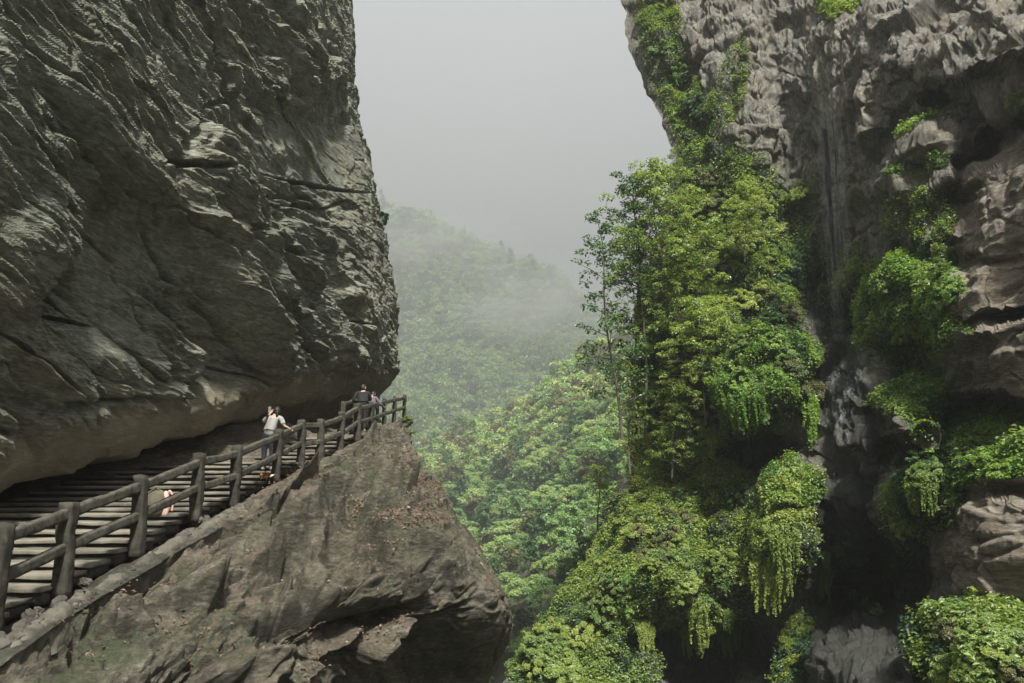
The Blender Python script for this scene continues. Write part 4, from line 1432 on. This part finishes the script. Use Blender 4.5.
origin = Vector((path_x(12), 12, path_z(12)))
stairs = thing('stone_staircase', 'broad worn stone steps climbing along the cliff behind the railing', 'stairs', origin)
y = 6.2
k = 0
while y < 27.5:
    dep = 0.62 + rnd.uniform(-.04, .04)
    z = float(path_z(y + dep / 2))
    xr = float(path_x(y + dep / 2))
    x1 = xr - rnd.uniform(.06, .2)
    x0 = x1 - 4.6
    tilt = rnd.uniform(-.015, .015)
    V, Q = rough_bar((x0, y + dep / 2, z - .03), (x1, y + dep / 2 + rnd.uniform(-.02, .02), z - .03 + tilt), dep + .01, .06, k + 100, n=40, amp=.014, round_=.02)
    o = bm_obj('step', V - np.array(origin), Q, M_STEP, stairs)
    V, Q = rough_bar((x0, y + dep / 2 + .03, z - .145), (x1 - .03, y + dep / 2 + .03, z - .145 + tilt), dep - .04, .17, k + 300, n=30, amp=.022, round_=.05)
    bm_obj('riser', V - np.array(origin), Q, M_RISER_SHADE, o)
    y += dep
    k += 1

# mound of earth and stone between steps and the cliff foot
def mound():
    ys = np.linspace(15, 44, 220)
    xs = np.linspace(0, 1, 90)
    Yg, U = np.meshgrid(ys, xs, indexing='ij')
    zf = path_z(Yg)
    xr = path_x(Yg)
    h = np.interp(Yg, [15, 19, 22, 25, 28, 31, 44], [-.4, .0, .5, .9, .9, .1, -.2])
    X = xr - 1.25 - U * 4.5
    Z = zf - .25 + h * np.sin(np.clip(U * 1.3, 0, 1) * math.pi / 2) + 0.0
    P = np.stack([X, Yg, Z], -1)
    n = fbm(P * [1.2, 1.2, 1.2], 5, 13)
    v, _ = facet(P * 1.8, 19, .8, .5)
    P[..., 2] += (.16 * n + .14 * v)
    me = grid_mesh('mound', P, M_OUT, {'moss': 0 * n + .2, 'wet': 0 * n, 'litter': 0 * n + .5})
    link('rock_terrain', me, kind='structure')


mound()

# kerb of mortared stone along the outer edge
def kerb():
    pts = [(-160, 735, 8.0), (0, 652, 9.7), (65, 606, 11.2), (140, 562, 13.2), (235, 510, 16.6), (300, 474, 20.5), (350, 447, 24.5), (372, 438, 27.6)]
    W = np.array([at(*p) for p in pts])
    t = np.linspace(0, len(W) - 1, 420)
    L = np.stack([np.interp(t, range(len(W)), W[:, c]) for c in range(3)], -1)
    L = blur(L[:, None, :].repeat(3, 1), 40)[:, 1]
    L[:, 0] += .05 * fbm(L * 0.8, 3, 2)
    V, Q = [], []
    prof = [(-.10, -.35), (-.10, -.12), (-.10, .0), (-.085, .035), (-.05, .04), (0, .045), (.05, .04), (.09, .02), (.12, -.03), (.15, -.12), (.16, -.25), (.16, -.42)]
    for p in L:
        for (a, b) in prof:
            V.append(p + np.array([a, -a * .2, b]))
    K = len(prof)
    for i in range(len(L) - 1):
        for k in range(K - 1):
            Q.append((i * K + k, (i + 1) * K + k, (i + 1) * K + k + 1, i * K + k + 1))
    V = np.array(V)
    Vd = V + .05 * np.stack([fbm(V * 3, 4, 1), fbm(V * 3, 4, 2), fbm(V * 3, 4, 3)], -1)
    vv, _ = facet(V * 3.4, 5, .6, .5)
    vv2, ee = facet(V * 1.9, 6, .7, .5)
    Vd[:, 2] += .035 * vv + .04 * vv2 - .04 * (1 - smooth(ee, 0, .1))
    Vd[:, 0] += .04 * vv2 + .025 * vv
    me = mesh_from('kerb', Vd, Q, M_KERB)
    link('kerb', me, label='rough pale stone kerb running along the outer edge of the steps', category='kerb')


kerb()

PH = 1.13
rail_root = thing('railing', 'weathered stone post and rail fence along the cliff steps', 'railing', origin)
O3 = np.array(origin)
tops = []
for i, p in enumerate(PB):
    lean = np.array([rnd.uniform(-.03, .03), 0, 0])
    w = .21 if i < 10 else .17
    b = np.array(p) - [0, 0, .15]
    tp = np.array(p) + [0, 0, PH] + lean
    V, Q = rough_bar(b, tp, w, w, 10 + i, n=16, amp=.03, round_=.16, taper=.06)
    bm_obj('post', V - O3, Q, M_POST, rail_root)
    tops.append(tp)
for i in range(len(PB) - 1):
    for (dz, th, nm) in ((-.16, .15, 'top_rail'), (-.63, .14, 'lower_rail')):
        A, B = tops[i] + [0, 0, dz], tops[i + 1] + [0, 0, dz]
        tdir = (B - A) / np.linalg.norm(B - A)
        V, Q = rough_bar(A + tdir * .04, B - tdir * .04, 0.10, th, 50 + i * 2 + (dz < -.3), n=22, amp=.016, round_=.10, sag=rnd.uniform(0, .015))
        bm_obj(nm, V - O3, Q, M_RAIL, rail_root)
A, B = np.array(PB[10]) + [0.03, -.4, -.12], np.array(PB[13]) + [0.03, .3, -.12]
V, Q = rough_bar(A, B, .26, .22, 7, n=24, amp=.03)
bm_obj('base_beam', V - O3, Q, M_KERB, rail_root)
# inner railing on the far bridge
inner = thing('railing', 'inner railing of the far walkway behind the outer posts', 'railing', Vector(PB[10]) + Vector((-1.5, 0, 0)))
I0 = np.array(inner.location)
prev = None
for j, yy in enumerate(np.linspace(28.5, 40, 6)):
    p = np.array([path_x(yy) - .95 - 0.35 * (j / 5), yy, path_z(yy)])
    tp = p + [0, 0, PH]
    V, Q = rough_bar(p - [0, 0, .15], tp, .17, .17, 210 + j, n=8, amp=.015)
    bm_obj('post', V - I0, Q, M_POST, inner)
    if prev is not None:
        for (dz, nm) in ((-.09, 'top_rail'), (-.62, 'lower_rail')):
            V, Q = rough_bar(prev + [0, 0, dz], tp + [0, 0, dz], .11, .15, 230 + j, n=8, amp=.015)
            bm_obj(nm, V - I0, Q, M_RAIL, inner)
    prev = tp

# rubble between steps and kerb
def stone_mesh(seed, name='stone'):
    bm = bmesh.new()
    bmesh.ops.create_icosphere(bm, subdivisions=3, radius=1)
    V = np.array([v.co[:] for v in bm.verts])
    v, _ = facet(V * 1.3 + seed * 7.7, seed, .9, .5)
    V = V * (1 + .32 * v + .12 * fbm(V * 2 + seed, 4, seed))[:, None]
    for a, b in zip(bm.verts, V):
        a.co = b
    me = bpy.data.meshes.new(name)
    bm.to_mesh(me)
    bm.free()
    me.materials.append(M_RUB)
    return me


ST = [stone_mesh(s) for s in range(5)]
for k in range(46):
    yy = 9.2 + (k / 46) ** 1.2 * 14
    f = rnd.uniform(0, 1)
    x = float(path_x(yy)) + .02 + .22 * f
    s = rnd.uniform(.05, .13)
    o = link('rubble_stone', ST[k % 5], label='%s small broken stone between steps and kerb, counting from the near end' % ('nearest' if k == 0 else ORD[k] if k < 20 else ('twenty ' if k < 30 else 'thirty ' if k < 40 else 'forty ') + (ORD[k % 10])), category='stone', group='broken stones between steps and kerb')
    o.location = (x, yy, float(path_z(yy)) - .16 - .10 * f + rnd.uniform(-.03, .03))
    o.scale = (s * 1.3, s * 1.1, s * .8)
    o.rotation_euler = (rnd.uniform(0, 6), rnd.uniform(0, 6), rnd.uniform(0, 6))

# leaf litter lying on the outcrop
M_LITTER = leaf_material('dry_leaf', [(.06, .04, .03), (.13, .08, .055), (.22, .14, .10), (.30, .24, .18)], .2, 1.0)
arO = np.linalg.norm(np.cross(np.gradient(OP, axis=1), np.gradient(OP, axis=0)), axis=-1)
wl = arO * smooth(ON[..., 2], .45, .8) * smooth(fbm(OP * .9, 3, 171), -.3, .3)
pxo, pyo = to_px(OP)
wl = wl * smooth(pxo, -40, 120) * (.4 + 1.6 * ell(pxo, pyo, 380, 500, 90, 60, 20))
cover('leaf_litter', S_O, wl, 20000, .04, M_LITTER, 501, .015, .5, label='dry reddish fallen leaves scattered over the rock outcrop', cat='fallen leaves', up=1.2)

# ------------------------------------------------------------------ water
def water_mat():
    t = NT('falling_water')
    b = t.n('ShaderNodeBsdfPrincipled')
    b.inputs['Base Color'].default_value = (.8, .84, .86, 1)
    b.inputs['Roughness'].default_value = .25
    tr = t.n('ShaderNodeBsdfTransparent')
    m = t.n('ShaderNodeMixShader')
    n1 = t.noise(1.0, 5, .7, t.coords((7, 7, 1.6)), .5)
    t.link(t.math('MULTIPLY', t.ramp(n1, .45, .8), .14), m.inputs[0])
    t.link(tr.outputs[0], m.inputs[1])
    t.link(b.outputs[0], m.inputs[2])
    t.link(m.outputs[0], t.out.inputs['Surface'])
    return t.m


def spray_mat():
    t = NT('spray')
    b = t.n('ShaderNodeBsdfTranslucent')
    b.inputs[0].default_value = (.85, .88, .9, 1)
    d = t.n('ShaderNodeBsdfDiffuse')
    d.inputs[0].default_value = (.85, .88, .9, 1)
    mm = t.n('ShaderNodeMixShader')
    t.link(b.outputs[0], mm.inputs[1])
    t.link(d.outputs[0], mm.inputs[2])
    tr = t.n('ShaderNodeBsdfTransparent')
    m = t.n('ShaderNodeMixShader')
    n1 = t.noise(1.0, 5, .75, t.coords((9, 9, .5)), .2)
    t.link(t.math('MULTIPLY', t.ramp(n1, .45, .8), .035), m.inputs[0])
    t.link(tr.outputs[0], m.inputs[1])
    t.link(mm.outputs[0], m.inputs[2])
    t.link(m.outputs[0], t.out.inputs['Surface'])
    return t.m


M_WATER, M_SPRAY = water_mat(), spray_mat()


def strand(px_pts, w, seed):
    P = []
    for (x, yv) in px_pts:
        p, n = S_R.at(x, yv)
        P.append(np.array(p) + np.array(n) * .05 + np.array([0, -.06, 0]))
    P = np.array(P)
    t = np.linspace(0, len(P) - 1, len(P) * 6)
    L = np.stack([np.interp(t, range(len(P)), P[:, c]) for c in range(3)], -1)
    L += .04 * np.stack([fbm(L * 2, 3, seed), fbm(L * 2, 3, seed + 1), fbm(L * 2, 3, seed + 2)], -1)
    W = w * (1 + .6 * fbm(L * 1.2, 3, seed + 5))
    side = np.array([.9, .35, 0])
    V = np.concatenate([L - side * W[:, None] / 2, L + [0, -.03, 0], L + side * W[:, None] / 2])
    n = len(L)
    Q = [(i, i + 1, n + i + 1, n + i) for i in range(n - 1)] + [(n + i, n + i + 1, 2 * n + i + 1, 2 * n + i) for i in range(n - 1)]
    return V, np.array(Q)


parts = []
for k in range(26):
    x0 = 866 - rnd.uniform(0, 30) + 0
    y0 = 346 + (866 - x0) * .55 + rnd.uniform(0, 8)
    x, yv = x0, y0
    pts = [(x, yv)]
    for j in range(rnd.randint(5, 14)):
        x += rnd.uniform(-4.5, 1.0)
        yv += rnd.uniform(5, 9)
        pts.append((x, yv))
    parts.append(strand(pts, rnd.uniform(.08, .30), k))
for (x0, y0, ln) in [(838, 440, 9), (846, 430, 10), (852, 470, 8), (835, 470, 9), (842, 500, 6), (866, 440, 6), (850, 500, 5)]:
    pts = [(x0, y0)]
    for j in range(ln):
        pts.append((pts[-1][0] + rnd.uniform(-2, 3), pts[-1][1] + 7))
    parts.append(strand(pts, rnd.uniform(.1, .3), x0))
V, Q = join(parts)
link('waterfall', mesh_from('waterfall', V, Q, M_WATER), kind='structure')
parts = []
for k in range(30):
    a = at(829 + rnd.gauss(0, 7), rnd.uniform(60, 130), 40.5 + rnd.uniform(-.5, .5))
    zb_ = at(829, rnd.uniform(250, 345), 41)[2]
    w = rnd.uniform(.15, .7)
    n = 12
    zz = np.linspace(a[2], zb_, n)
    xx = a[0] + .05 * np.sin(zz + k)
    V = np.concatenate([np.stack([xx - w / 2, 0 * zz + a[1], zz], -1), np.stack([xx + w / 2, 0 * zz + a[1] + w * .5, zz], -1)])
    parts.append((V, np.array([(i, i + 1, n + i + 1, n + i) for i in range(n - 1)])))
V, Q = join(parts)
link('falling_spray', mesh_from('falling_spray', V, Q, M_SPRAY), kind='stuff', label='thin veil of water drops falling past the right cliff', category='spray')

# ------------------------------------------------------------------ people
def skin_mesh(name, J, E, mat, parent, sub=2):
    """J {joint: (x,y,z,r) or (x,y,z,rx,ry)}; E edges by name; grown into one continuous surface"""
    names = list(J)
    me = bpy.data.meshes.new(name)
    me.from_pydata([J[n][:3] for n in names], [(names.index(a), names.index(b)) for a, b in E], [])
    o = bpy.data.objects.new(name, me)
    COL.objects.link(o)
    m = o.modifiers.new('skin', 'SKIN')
    m.use_smooth_shade = True
    sd = me.skin_vertices[0].data
    for i, n in enumerate(names):
        r = J[n][3:]
        sd[i].radius = (r[0], r[-1])
        sd[i].use_root = (i == 0)
    s = o.modifiers.new('sub', 'SUBSURF')
    s.levels = s.render_levels = sub
    dg = bpy.context.evaluated_depsgraph_get()
    em = bpy.data.meshes.new_from_object(o.evaluated_get(dg))
    bpy.data.objects.remove(o)
    em.name = name
    em.materials.clear()
    em.materials.append(mat)
    return link(name, em, parent)


M_SKIN = plain('skin', (.42, .27, .20), .55, (.38, .24, .18), 6)
M_HAIR = plain('hair', (.012, .011, .010), .5, (.02, .018, .016), 30)
M_SHIRT = plain('white_blouse', (.34, .325, .305), .9, (.27, .26, .245), 4, .4)
M_JEAN = plain('jeans', (.012, .015, .022), .85, (.018, .022, .03), 12)
M_BLACK = plain('black_cloth', (.016, .018, .018), .85, (.025, .027, .026), 8, .3)
M_PURP = plain('mauve_cloth', (.10, .085, .11), .85, (.14, .11, .14), 8, .3)
M_SHOE = plain('shoe', (.25, .24, .23), .6)
M_PHONE = plain('phone', (.20, .20, .21), .3)


def head_mesh(parent, c, r, mat, facing=0.0):
    """head with brow, nose, lips, chin, eye sockets and ears in one surface"""
    bm = bmesh.new()
    bmesh.ops.create_uvsphere(bm, u_segments=28, v_segments=20, radius=1)
    for v in bm.verts:
        x, y_, z = v.co
        fy = y_
        z2 = z * 1.22
        x2 = x * (.84 - .16 * max(0, -z))
        y2 = y_ * .98
        if fy > .3:
            y2 += .20 * math.exp(-((x / .13) ** 2 + ((z + .10) / .2) ** 2))        # nose
            y2 += .07 * math.exp(-((x / .28) ** 2 + ((z + .45) / .07) ** 2))         # lips
            y2 += .06 * math.exp(-((x / .6) ** 2 + ((z - .28) / .1) ** 2))           # brow
            for sx in (-.3, .3):
                y2 -= .09 * math.exp(-(((x - sx) / .14) ** 2 + ((z - .08) / .1) ** 2))  # eyes
            y2 += .08 * math.exp(-((x / .3) ** 2 + ((z + .8) / .2) ** 2))            # chin
        e = math.exp(-((y_ / .16) ** 2 + ((z + .02) / .24) ** 2))
        if abs(x) > .8:
            x2 += math.copysign(.16 * e, x)
        v.co = (x2 * r, y2 * r, z2 * r)
    for f in bm.faces:
        f.smooth = True
    bm.transform(Matrix.Rotation(facing, 4, 'Z'))
    bm.transform(Matrix.Translation(c))
    me = bpy.data.meshes.new('head')
    bm.to_mesh(me)
    bm.free()
    me.materials.append(mat)
    return me


def hair_mesh(c, r, facing, mat, tail=True, name='hair'):
    bm = bmesh.new()
    bmesh.ops.create_uvsphere(bm, u_segments=28, v_segments=20, radius=1)
    kill = []
    for v in bm.verts:
        x, y_, z = v.co
        s = 1.13
        face = y_ > .35 and z < .45
        if face or z < -.75:
            s = .80
        n = vnoise(np.array([[x * 6, y_ * 6, z * 3]]), 3)[0] * .03
        v.co = (x * .86 * (s + n) * r, y_ * 1.0 * (s + n) * r, z * 1.2 * (s + n) * r)
    if tail:
        ret = bmesh.ops.create_uvsphere(bm, u_segments=14, v_segments=12, radius=.42 * r)
        for v in ret['verts']:
            v.co = (v.co.x * .9, v.co.y * .8 - 1.1 * r, v.co.z * 2.1 - .75 * r)
    for f in bm.faces:
        f.smooth = True
    bm.transform(Matrix.Rotation(facing, 4, 'Z'))
    bm.transform(Matrix.Translation(c))
    me = bpy.data.meshes.new(name)
    bm.to_mesh(me)
    bm.free()
    me.materials.append(mat)
    return me


def merge_mesh(o, me2):
    bm = bmesh.new()
    bm.from_mesh(o.data)
    bm.from_mesh(me2)
    bm.to_mesh(o.data)
    bm.free()


def hand(J, E, wrist, tip_dir, side, pre):
    """palm and five bent fingers grown from the wrist"""
    w = Vector(J[wrist][:3])
    d = Vector(tip_dir).normalized()
    s = Vector(side).normalized()
    n = d.cross(s)
    pc = w + d * .05
    J[pre + 'palm'] = (*pc, .030, .016)
    E.append((wrist, pre + 'palm'))
    for k, (off, L) in enumerate(((-.030, .062), (-.010, .075), (.010, .070), (.030, .055))):
        a = pc + d * .035 + s * off
        b = a + d * L * .55 - n * .012
        c = a + d * L * .85 - n * .032
        for q, pt in (('a', a), ('b', b), ('c', c)):
            J['%s%d%s' % (pre, k, q)] = (*pt, .0085)
        E += [(pre + 'palm', '%s%da' % (pre, k)), ('%s%da' % (pre, k), '%s%db' % (pre, k)), ('%s%db' % (pre, k), '%s%dc' % (pre, k))]
    a = pc - s * .038 - d * .01
    b = a - s * .022 + d * .03 - n * .012
    J[pre + 'ta'] = (*a, .010)
    J[pre + 'tb'] = (*b, .009)
    E += [(pre + 'palm', pre + 'ta'), (pre + 'ta', pre + 'tb')]


def person(label, loc, rz, shoulder_dx=0.0, lean=0.0, lhand=None, rhand=None, lelb=None, relb=None, H=1.6, top=M_SHIRT, legs=M_JEAN, tail=True, shirt_len=.78, facing=0.0, head_off=(0, 0, 0), width=1.0, hold_phone=False, group=None):
    r = thing('person', label, 'person', loc, rz, group)
    k = H / 1.6
    f = lambda x, y_, z: (x * k, y_ * k, z * k)
    sx = shoulder_dx
    hip = (0, 0, .84)
    ch = (sx * .6, lean * .6, 1.14)
    nk = (sx, lean, 1.35)
    hc = Vector(f(sx + head_off[0], lean + .02 + head_off[1], 1.485 + head_off[2]))
    sw = .165 * width
    J = {'pelvis': (*f(*hip), .125 * k, .10 * k), 'waist': (*f(sx * .3, lean * .3, .99), .115 * k, .09 * k), 'chest': (*f(*ch), .135 * k, .10 * k), 'neckb': (*f(nk[0], nk[1], 1.30), .085 * k, .07 * k),
         'neck': (*f(sx + head_off[0] * .5, nk[1], 1.39), .05 * k), 'skull': (*hc, .06 * k)}
    E = [('pelvis', 'waist'), ('waist', 'chest'), ('chest', 'neckb'), ('neckb', 'neck'), ('neck', 'skull')]
    for s, nm in ((-1, 'l'), (1, 'r')):
        J[nm + 'hip'] = (*f(s * .085, 0, .80), .085 * k)
        J[nm + 'knee'] = (*f(s * .10, .03, .45), .055 * k)
        J[nm + 'ank'] = (*f(s * .10, -.02, .08), .035 * k)
        J[nm + 'toe'] = (*f(s * .12, .13, .03), .03 * k)
        E += [('pelvis', nm + 'hip'), (nm + 'hip', nm + 'knee'), (nm + 'knee', nm + 'ank'), (nm + 'ank', nm + 'toe')]
    arms = {}
    for s, nm, el, hd in ((-1, 'l', lelb, lhand), (1, 'r', relb, rhand)):
        sh = (sx + s * sw, nk[1], 1.31)
        el = el or (sh[0] + s * .07, sh[1] + .0, 1.04)
        hd = hd or (sh[0] + s * .06, sh[1] + .12, .82)
        arms[nm] = (sh, el, hd)
        J[nm + 'sh'] = (*f(*sh), .052 * k)
        J[nm + 'el'] = (*f(*el), .038 * k)
        J[nm + 'wr'] = (*f(*hd), .025 * k)
        E += [('neckb', nm + 'sh'), (nm + 'sh', nm + 'el'), (nm + 'el', nm + 'wr')]
        d = Vector(hd) - Vector(el)
        hand(J, E, nm + 'wr', d, (1, .2, .1) if abs(d.normalized().x) < .8 else (0, 1, .1), nm + 'h')
    body = skin_mesh('body', J, E, M_SKIN, r)
    merge_mesh(body, head_mesh(r, hc, .098 * k, M_SKIN, facing))
    link('hair', hair_mesh(hc, .098 * k, facing, M_HAIR, tail), r)
    # trousers
    JT = {n: (*J[n][:3], *[q * g for q in J[n][3:]]) for n, g in (('pelvis', 1.13), ('lhip', 1.15), ('lknee', 1.32), ('lank', 1.6), ('rhip', 1.15), ('rknee', 1.32), ('rank', 1.6), ('waist', 1.05))}
    skin_mesh('trousers', JT, [('pelvis', 'waist'), ('pelvis', 'lhip'), ('lhip', 'lknee'), ('lknee', 'lank'), ('pelvis', 'rhip'), ('rhip', 'rknee'), ('rknee', 'rank')], legs, r)
    # loose top with short sleeves
    JS = {'hem': (*f(0, 0, shirt_len), .20 * k * width, .15 * k), 'w': (*f(sx * .3, lean * .3, 1.0), .185 * k * width, .14 * k), 'c': (*f(*ch), .175 * k * width, .13 * k), 'n': (*f(nk[0], nk[1], 1.31), .10 * k, .085 * k)}
    ES = [('c', 'w'), ('w', 'hem'), ('c', 'n')]
    JS = {'c': JS['c'], 'w': JS['w'], 'hem': JS['hem'], 'n': JS['n']}
    for nm in ('l', 'r'):
        sh, el, hd = arms[nm]
        e2 = tuple(a + (b - a) * (.92 if top is M_SHIRT else 1.0) for a, b in zip(sh, el))
        JS[nm + 's'] = (*f(*sh), .075 * k)
        JS[nm + 'e'] = (*f(*e2), .068 * k)
        ES += [('n', nm + 's'), (nm + 's', nm + 'e')]
        if top is not M_SHIRT:
            JS[nm + 'w'] = (*f(*hd), .04 * k)
            ES.append((nm + 'e', nm + 'w'))
    skin_mesh('top', JS, ES, top, r)
    for s, nm in ((-1, 'l'), (1, 'r')):
        skin_mesh('shoe', {'a': (*f(s * .10, -.05, .045), .042 * k), 'b': (*f(s * .115, .07, .04), .045 * k, .035 * k), 'c': (*f(s * .125, .16, .03), .032 * k, .025 * k)}, [('a', 'b'), ('b', 'c')], M_SHOE, r)
    return r, arms


wy = 20.7
wloc = at(268, 471.5, wy)
wz = float(path_z(wy))
woman, arms = person('woman in a loose white blouse and dark jeans raising a phone beside the railing', (wloc[0] - .03, wy, wz + .0), 0.0, shoulder_dx=.10, lean=.06,
                     lelb=(-.20, .16, 1.22), lhand=(-.07, .26, 1.44), relb=(.36, .06, 1.12), rhand=(.46, .10, 1.07), H=1.62, facing=.35, head_off=(.05, .02, .0), width=1.05, shirt_len=.80)
ph = thing('phone', 'pale phone held up in the raised left hand of the woman in white', 'phone', (wloc[0] - .13, wy + .30, wz + 1.56))
V, Q = rough_bar((0, 0, -.075), (0, 0, .075), .075, .010, 3, n=6, amp=.0, round_=.08)
bm_obj('case', V, Q, M_PHONE, ph)
V, Q = rough_bar((0, .007, -.066), (0, .007, .066), .066, .004, 4, n=4, amp=.0, round_=.05)
bm_obj('screen', V, Q, M_BLACK, ph)

my = 29.5
mloc = at(361.5, 426, my)
person('man in black clothes standing at the railing near the cliff corner', (mloc[0], my, float(path_z(my))), .2, H=1.74, top=M_BLACK, legs=M_BLACK, tail=False, shoulder_dx=.02, lean=.08,
       relb=(.28, .2, 1.08), rhand=(.12, .36, 1.16), lelb=(-.30, .08, 1.04), lhand=(-.20, .3, 1.02), facing=-1.2, width=1.2, shirt_len=.72)
my = 30.6
mloc = at(372, 426, my)
person('dark haired person in mauve clothes leaning over the rail beside the man in black', (mloc[0] - .08, my, float(path_z(my)) - .12), -.2, H=1.62, top=M_PURP, legs=M_BLACK, tail=True, shoulder_dx=-.02, lean=.16,
       relb=(.30, .25, 1.08), rhand=(.34, .45, 1.02), facing=-.6, head_off=(.02, .08, -.03), width=1.1)

# bags left on the steps and the orange thing by the woman's feet
M_KHAKI = plain('khaki_cloth', (.11, .10, .068), .9, (.085, .075, .052), 9, .5)
M_PINK = plain('pink_cloth', (.62, .40, .32), .85, (.50, .32, .26), 9, .4)
by = 15.4
bl = at(156, 513.5, by)
def blob(name, c, r, mat, parent, seed):
    bm = bmesh.new()
    bmesh.ops.create_uvsphere(bm, u_segments=32, v_segments=22, radius=1)
    V = np.array([v.co[:] for v in bm.verts])
    V = np.sign(V) * np.abs(V) ** .8
    V = V * (1 + .10 * fbm(V * 1.5 + seed, 4, seed))[:, None] * r + c
    for a, b in zip(bm.verts, V):
        a.co = b
    for f in bm.faces:
        f.smooth = True
    me = bpy.data.meshes.new(name)
    bm.to_mesh(me)
    bm.free()
    me.materials.append(mat)
    return link(name, me, parent)


bag = thing('khaki_bag', 'round khaki bag resting on the steps seen through the railing', 'bag', (bl[0], by, float(path_z(by))))
blob('bag_body', (0, 0, .19), (.17, .13, .19), M_KHAKI, bag, 3)
bag.scale = (1.15, 1.15, 1.3)
skin_mesh('strap', {'a': (-.10, -.05, .22, .014), 'b': (-.12, -.08, .33, .014), 'c': (.0, -.06, .42, .014), 'd': (.08, -.03, .33, .014)}, [('a', 'b'), ('b', 'c'), ('c', 'd')], M_KHAKI, bag)
bl = at(166, 513.5, by)
bag = thing('pink_bag', 'pale pink cloth bag with arched handle beside the round khaki bag', 'bag', (bl[0], by, float(path_z(by))))
blob('bag_body', (-.03, 0, .20), (.085, .07, .20), M_PINK, bag, 5)
bag.scale = (.9, .9, 1.15)
skin_mesh('handle', {'a': (-.01, 0, .36, .02), 'b': (.04, 0, .42, .02), 'c': (.10, 0, .36, .02), 'd': (.13, 0, .22, .02), 'e': (.12, 0, .08, .02)}, [('a', 'b'), ('b', 'c'), ('c', 'd'), ('d', 'e')], M_PINK, bag)
M_ORANGE = leaf_material('orange_leaf', [(.16, .05, .03), (.35, .14, .05), (.4, .28, .15)], .3, 1.0)
rg_ = np.random.default_rng(3)
oc = at(262, 475, 19.6)
c_ = rg_.normal(0, .045, (26, 3)) + [0, 0, .09]
v, q, t = leaf_cloud(c_, np.tile([0, -.6, .8], (26, 1)), .08, rg_, rg_.uniform(0, 1, 26))
sp = link('withered_sprig', mesh_from('withered_sprig', v, q, M_ORANGE, False, {'tint': t}), label='small orange and cream sprig of dry leaves near the feet of the woman', category='leaves')
sp.location = (path_x(19.6) - .12, 19.6, float(path_z(19.6)))

# ------------------------------------------------------------------ air
def haze_box(x0, x1, y0, y1, z0, z1, dens):
    V = [(x, yv, z) for x in (x0, x1) for yv in (y0, y1) for z in (z0, z1)]
    Q = [(0, 1, 3, 2), (4, 6, 7, 5), (0, 4, 5, 1), (2, 3, 7, 6), (0, 2, 6, 4), (1, 5, 7, 3)]
    me = bpy.data.meshes.new('haze')
    me.from_pydata(V, [], Q)
    me.update()
    t = NT('haze')
    v = t.n('ShaderNodeVolumePrincipled')
    v.inputs['Color'].default_value = (.33, .34, .345, 1)
    v.inputs['Density'].default_value = dens
    v.inputs['Anisotropy'].default_value = 0.2
    t.link(v.outputs[0], t.out.inputs['Volume'])
    me.materials.append(t.m)
    return link('haze', me, kind='stuff', label='pale mist filling the gorge', category='haze')


HAZE = 0.0012
haze_box(-2600, 2600, -2600, 2900, -100, 620, HAZE)


def mist(px, py, Y, rx, ry, rz, dens, seed, label):
    """a drifting bank of mist: lumpy closed body with uneven density"""
    bm = bmesh.new()
    bmesh.ops.create_icosphere(bm, subdivisions=3, radius=1)
    me = bpy.data.meshes.new('mist')
    bm.to_mesh(me)
    bm.free()
    t = NT('mist')
    co = t.n('ShaderNodeTexCoord')
    ln = t.n('ShaderNodeVectorMath', operation='LENGTH')
    t.link(co.outputs['Object'], ln.inputs[0])
    fall = t.math('SUBTRACT', 1.0, ln.outputs['Value'], True)
    nz = t.ramp(t.noise(1.7, 4, .6, co.outputs['Object'], .5), .38, .72)
    v = t.n('ShaderNodeVolumePrincipled')
    v.inputs['Color'].default_value = (.62, .64, .65, 1)
    t.link(t.math('MULTIPLY', t.math('MULTIPLY', fall, nz), dens), v.inputs['Density'])
    t.link(v.outputs[0], t.out.inputs['Volume'])
    me.materials.append(t.m)
    o = link('mist', me, kind='stuff', label=label, category='mist')
    o.location = at(px, py, Y)
    o.scale = (rx, ry, rz)
    return o


mist(545, 305, 1150, 170, 170, 75, .016, 3, 'drifting bank of mist in front of the far mountain crest')
mist(430, 245, 1350, 190, 150, 60, .012, 5, 'thin mist over the left part of the far mountain crest')
SC.cycles.volume_step_rate = 2.0
SC.cycles.volume_max_steps = 96
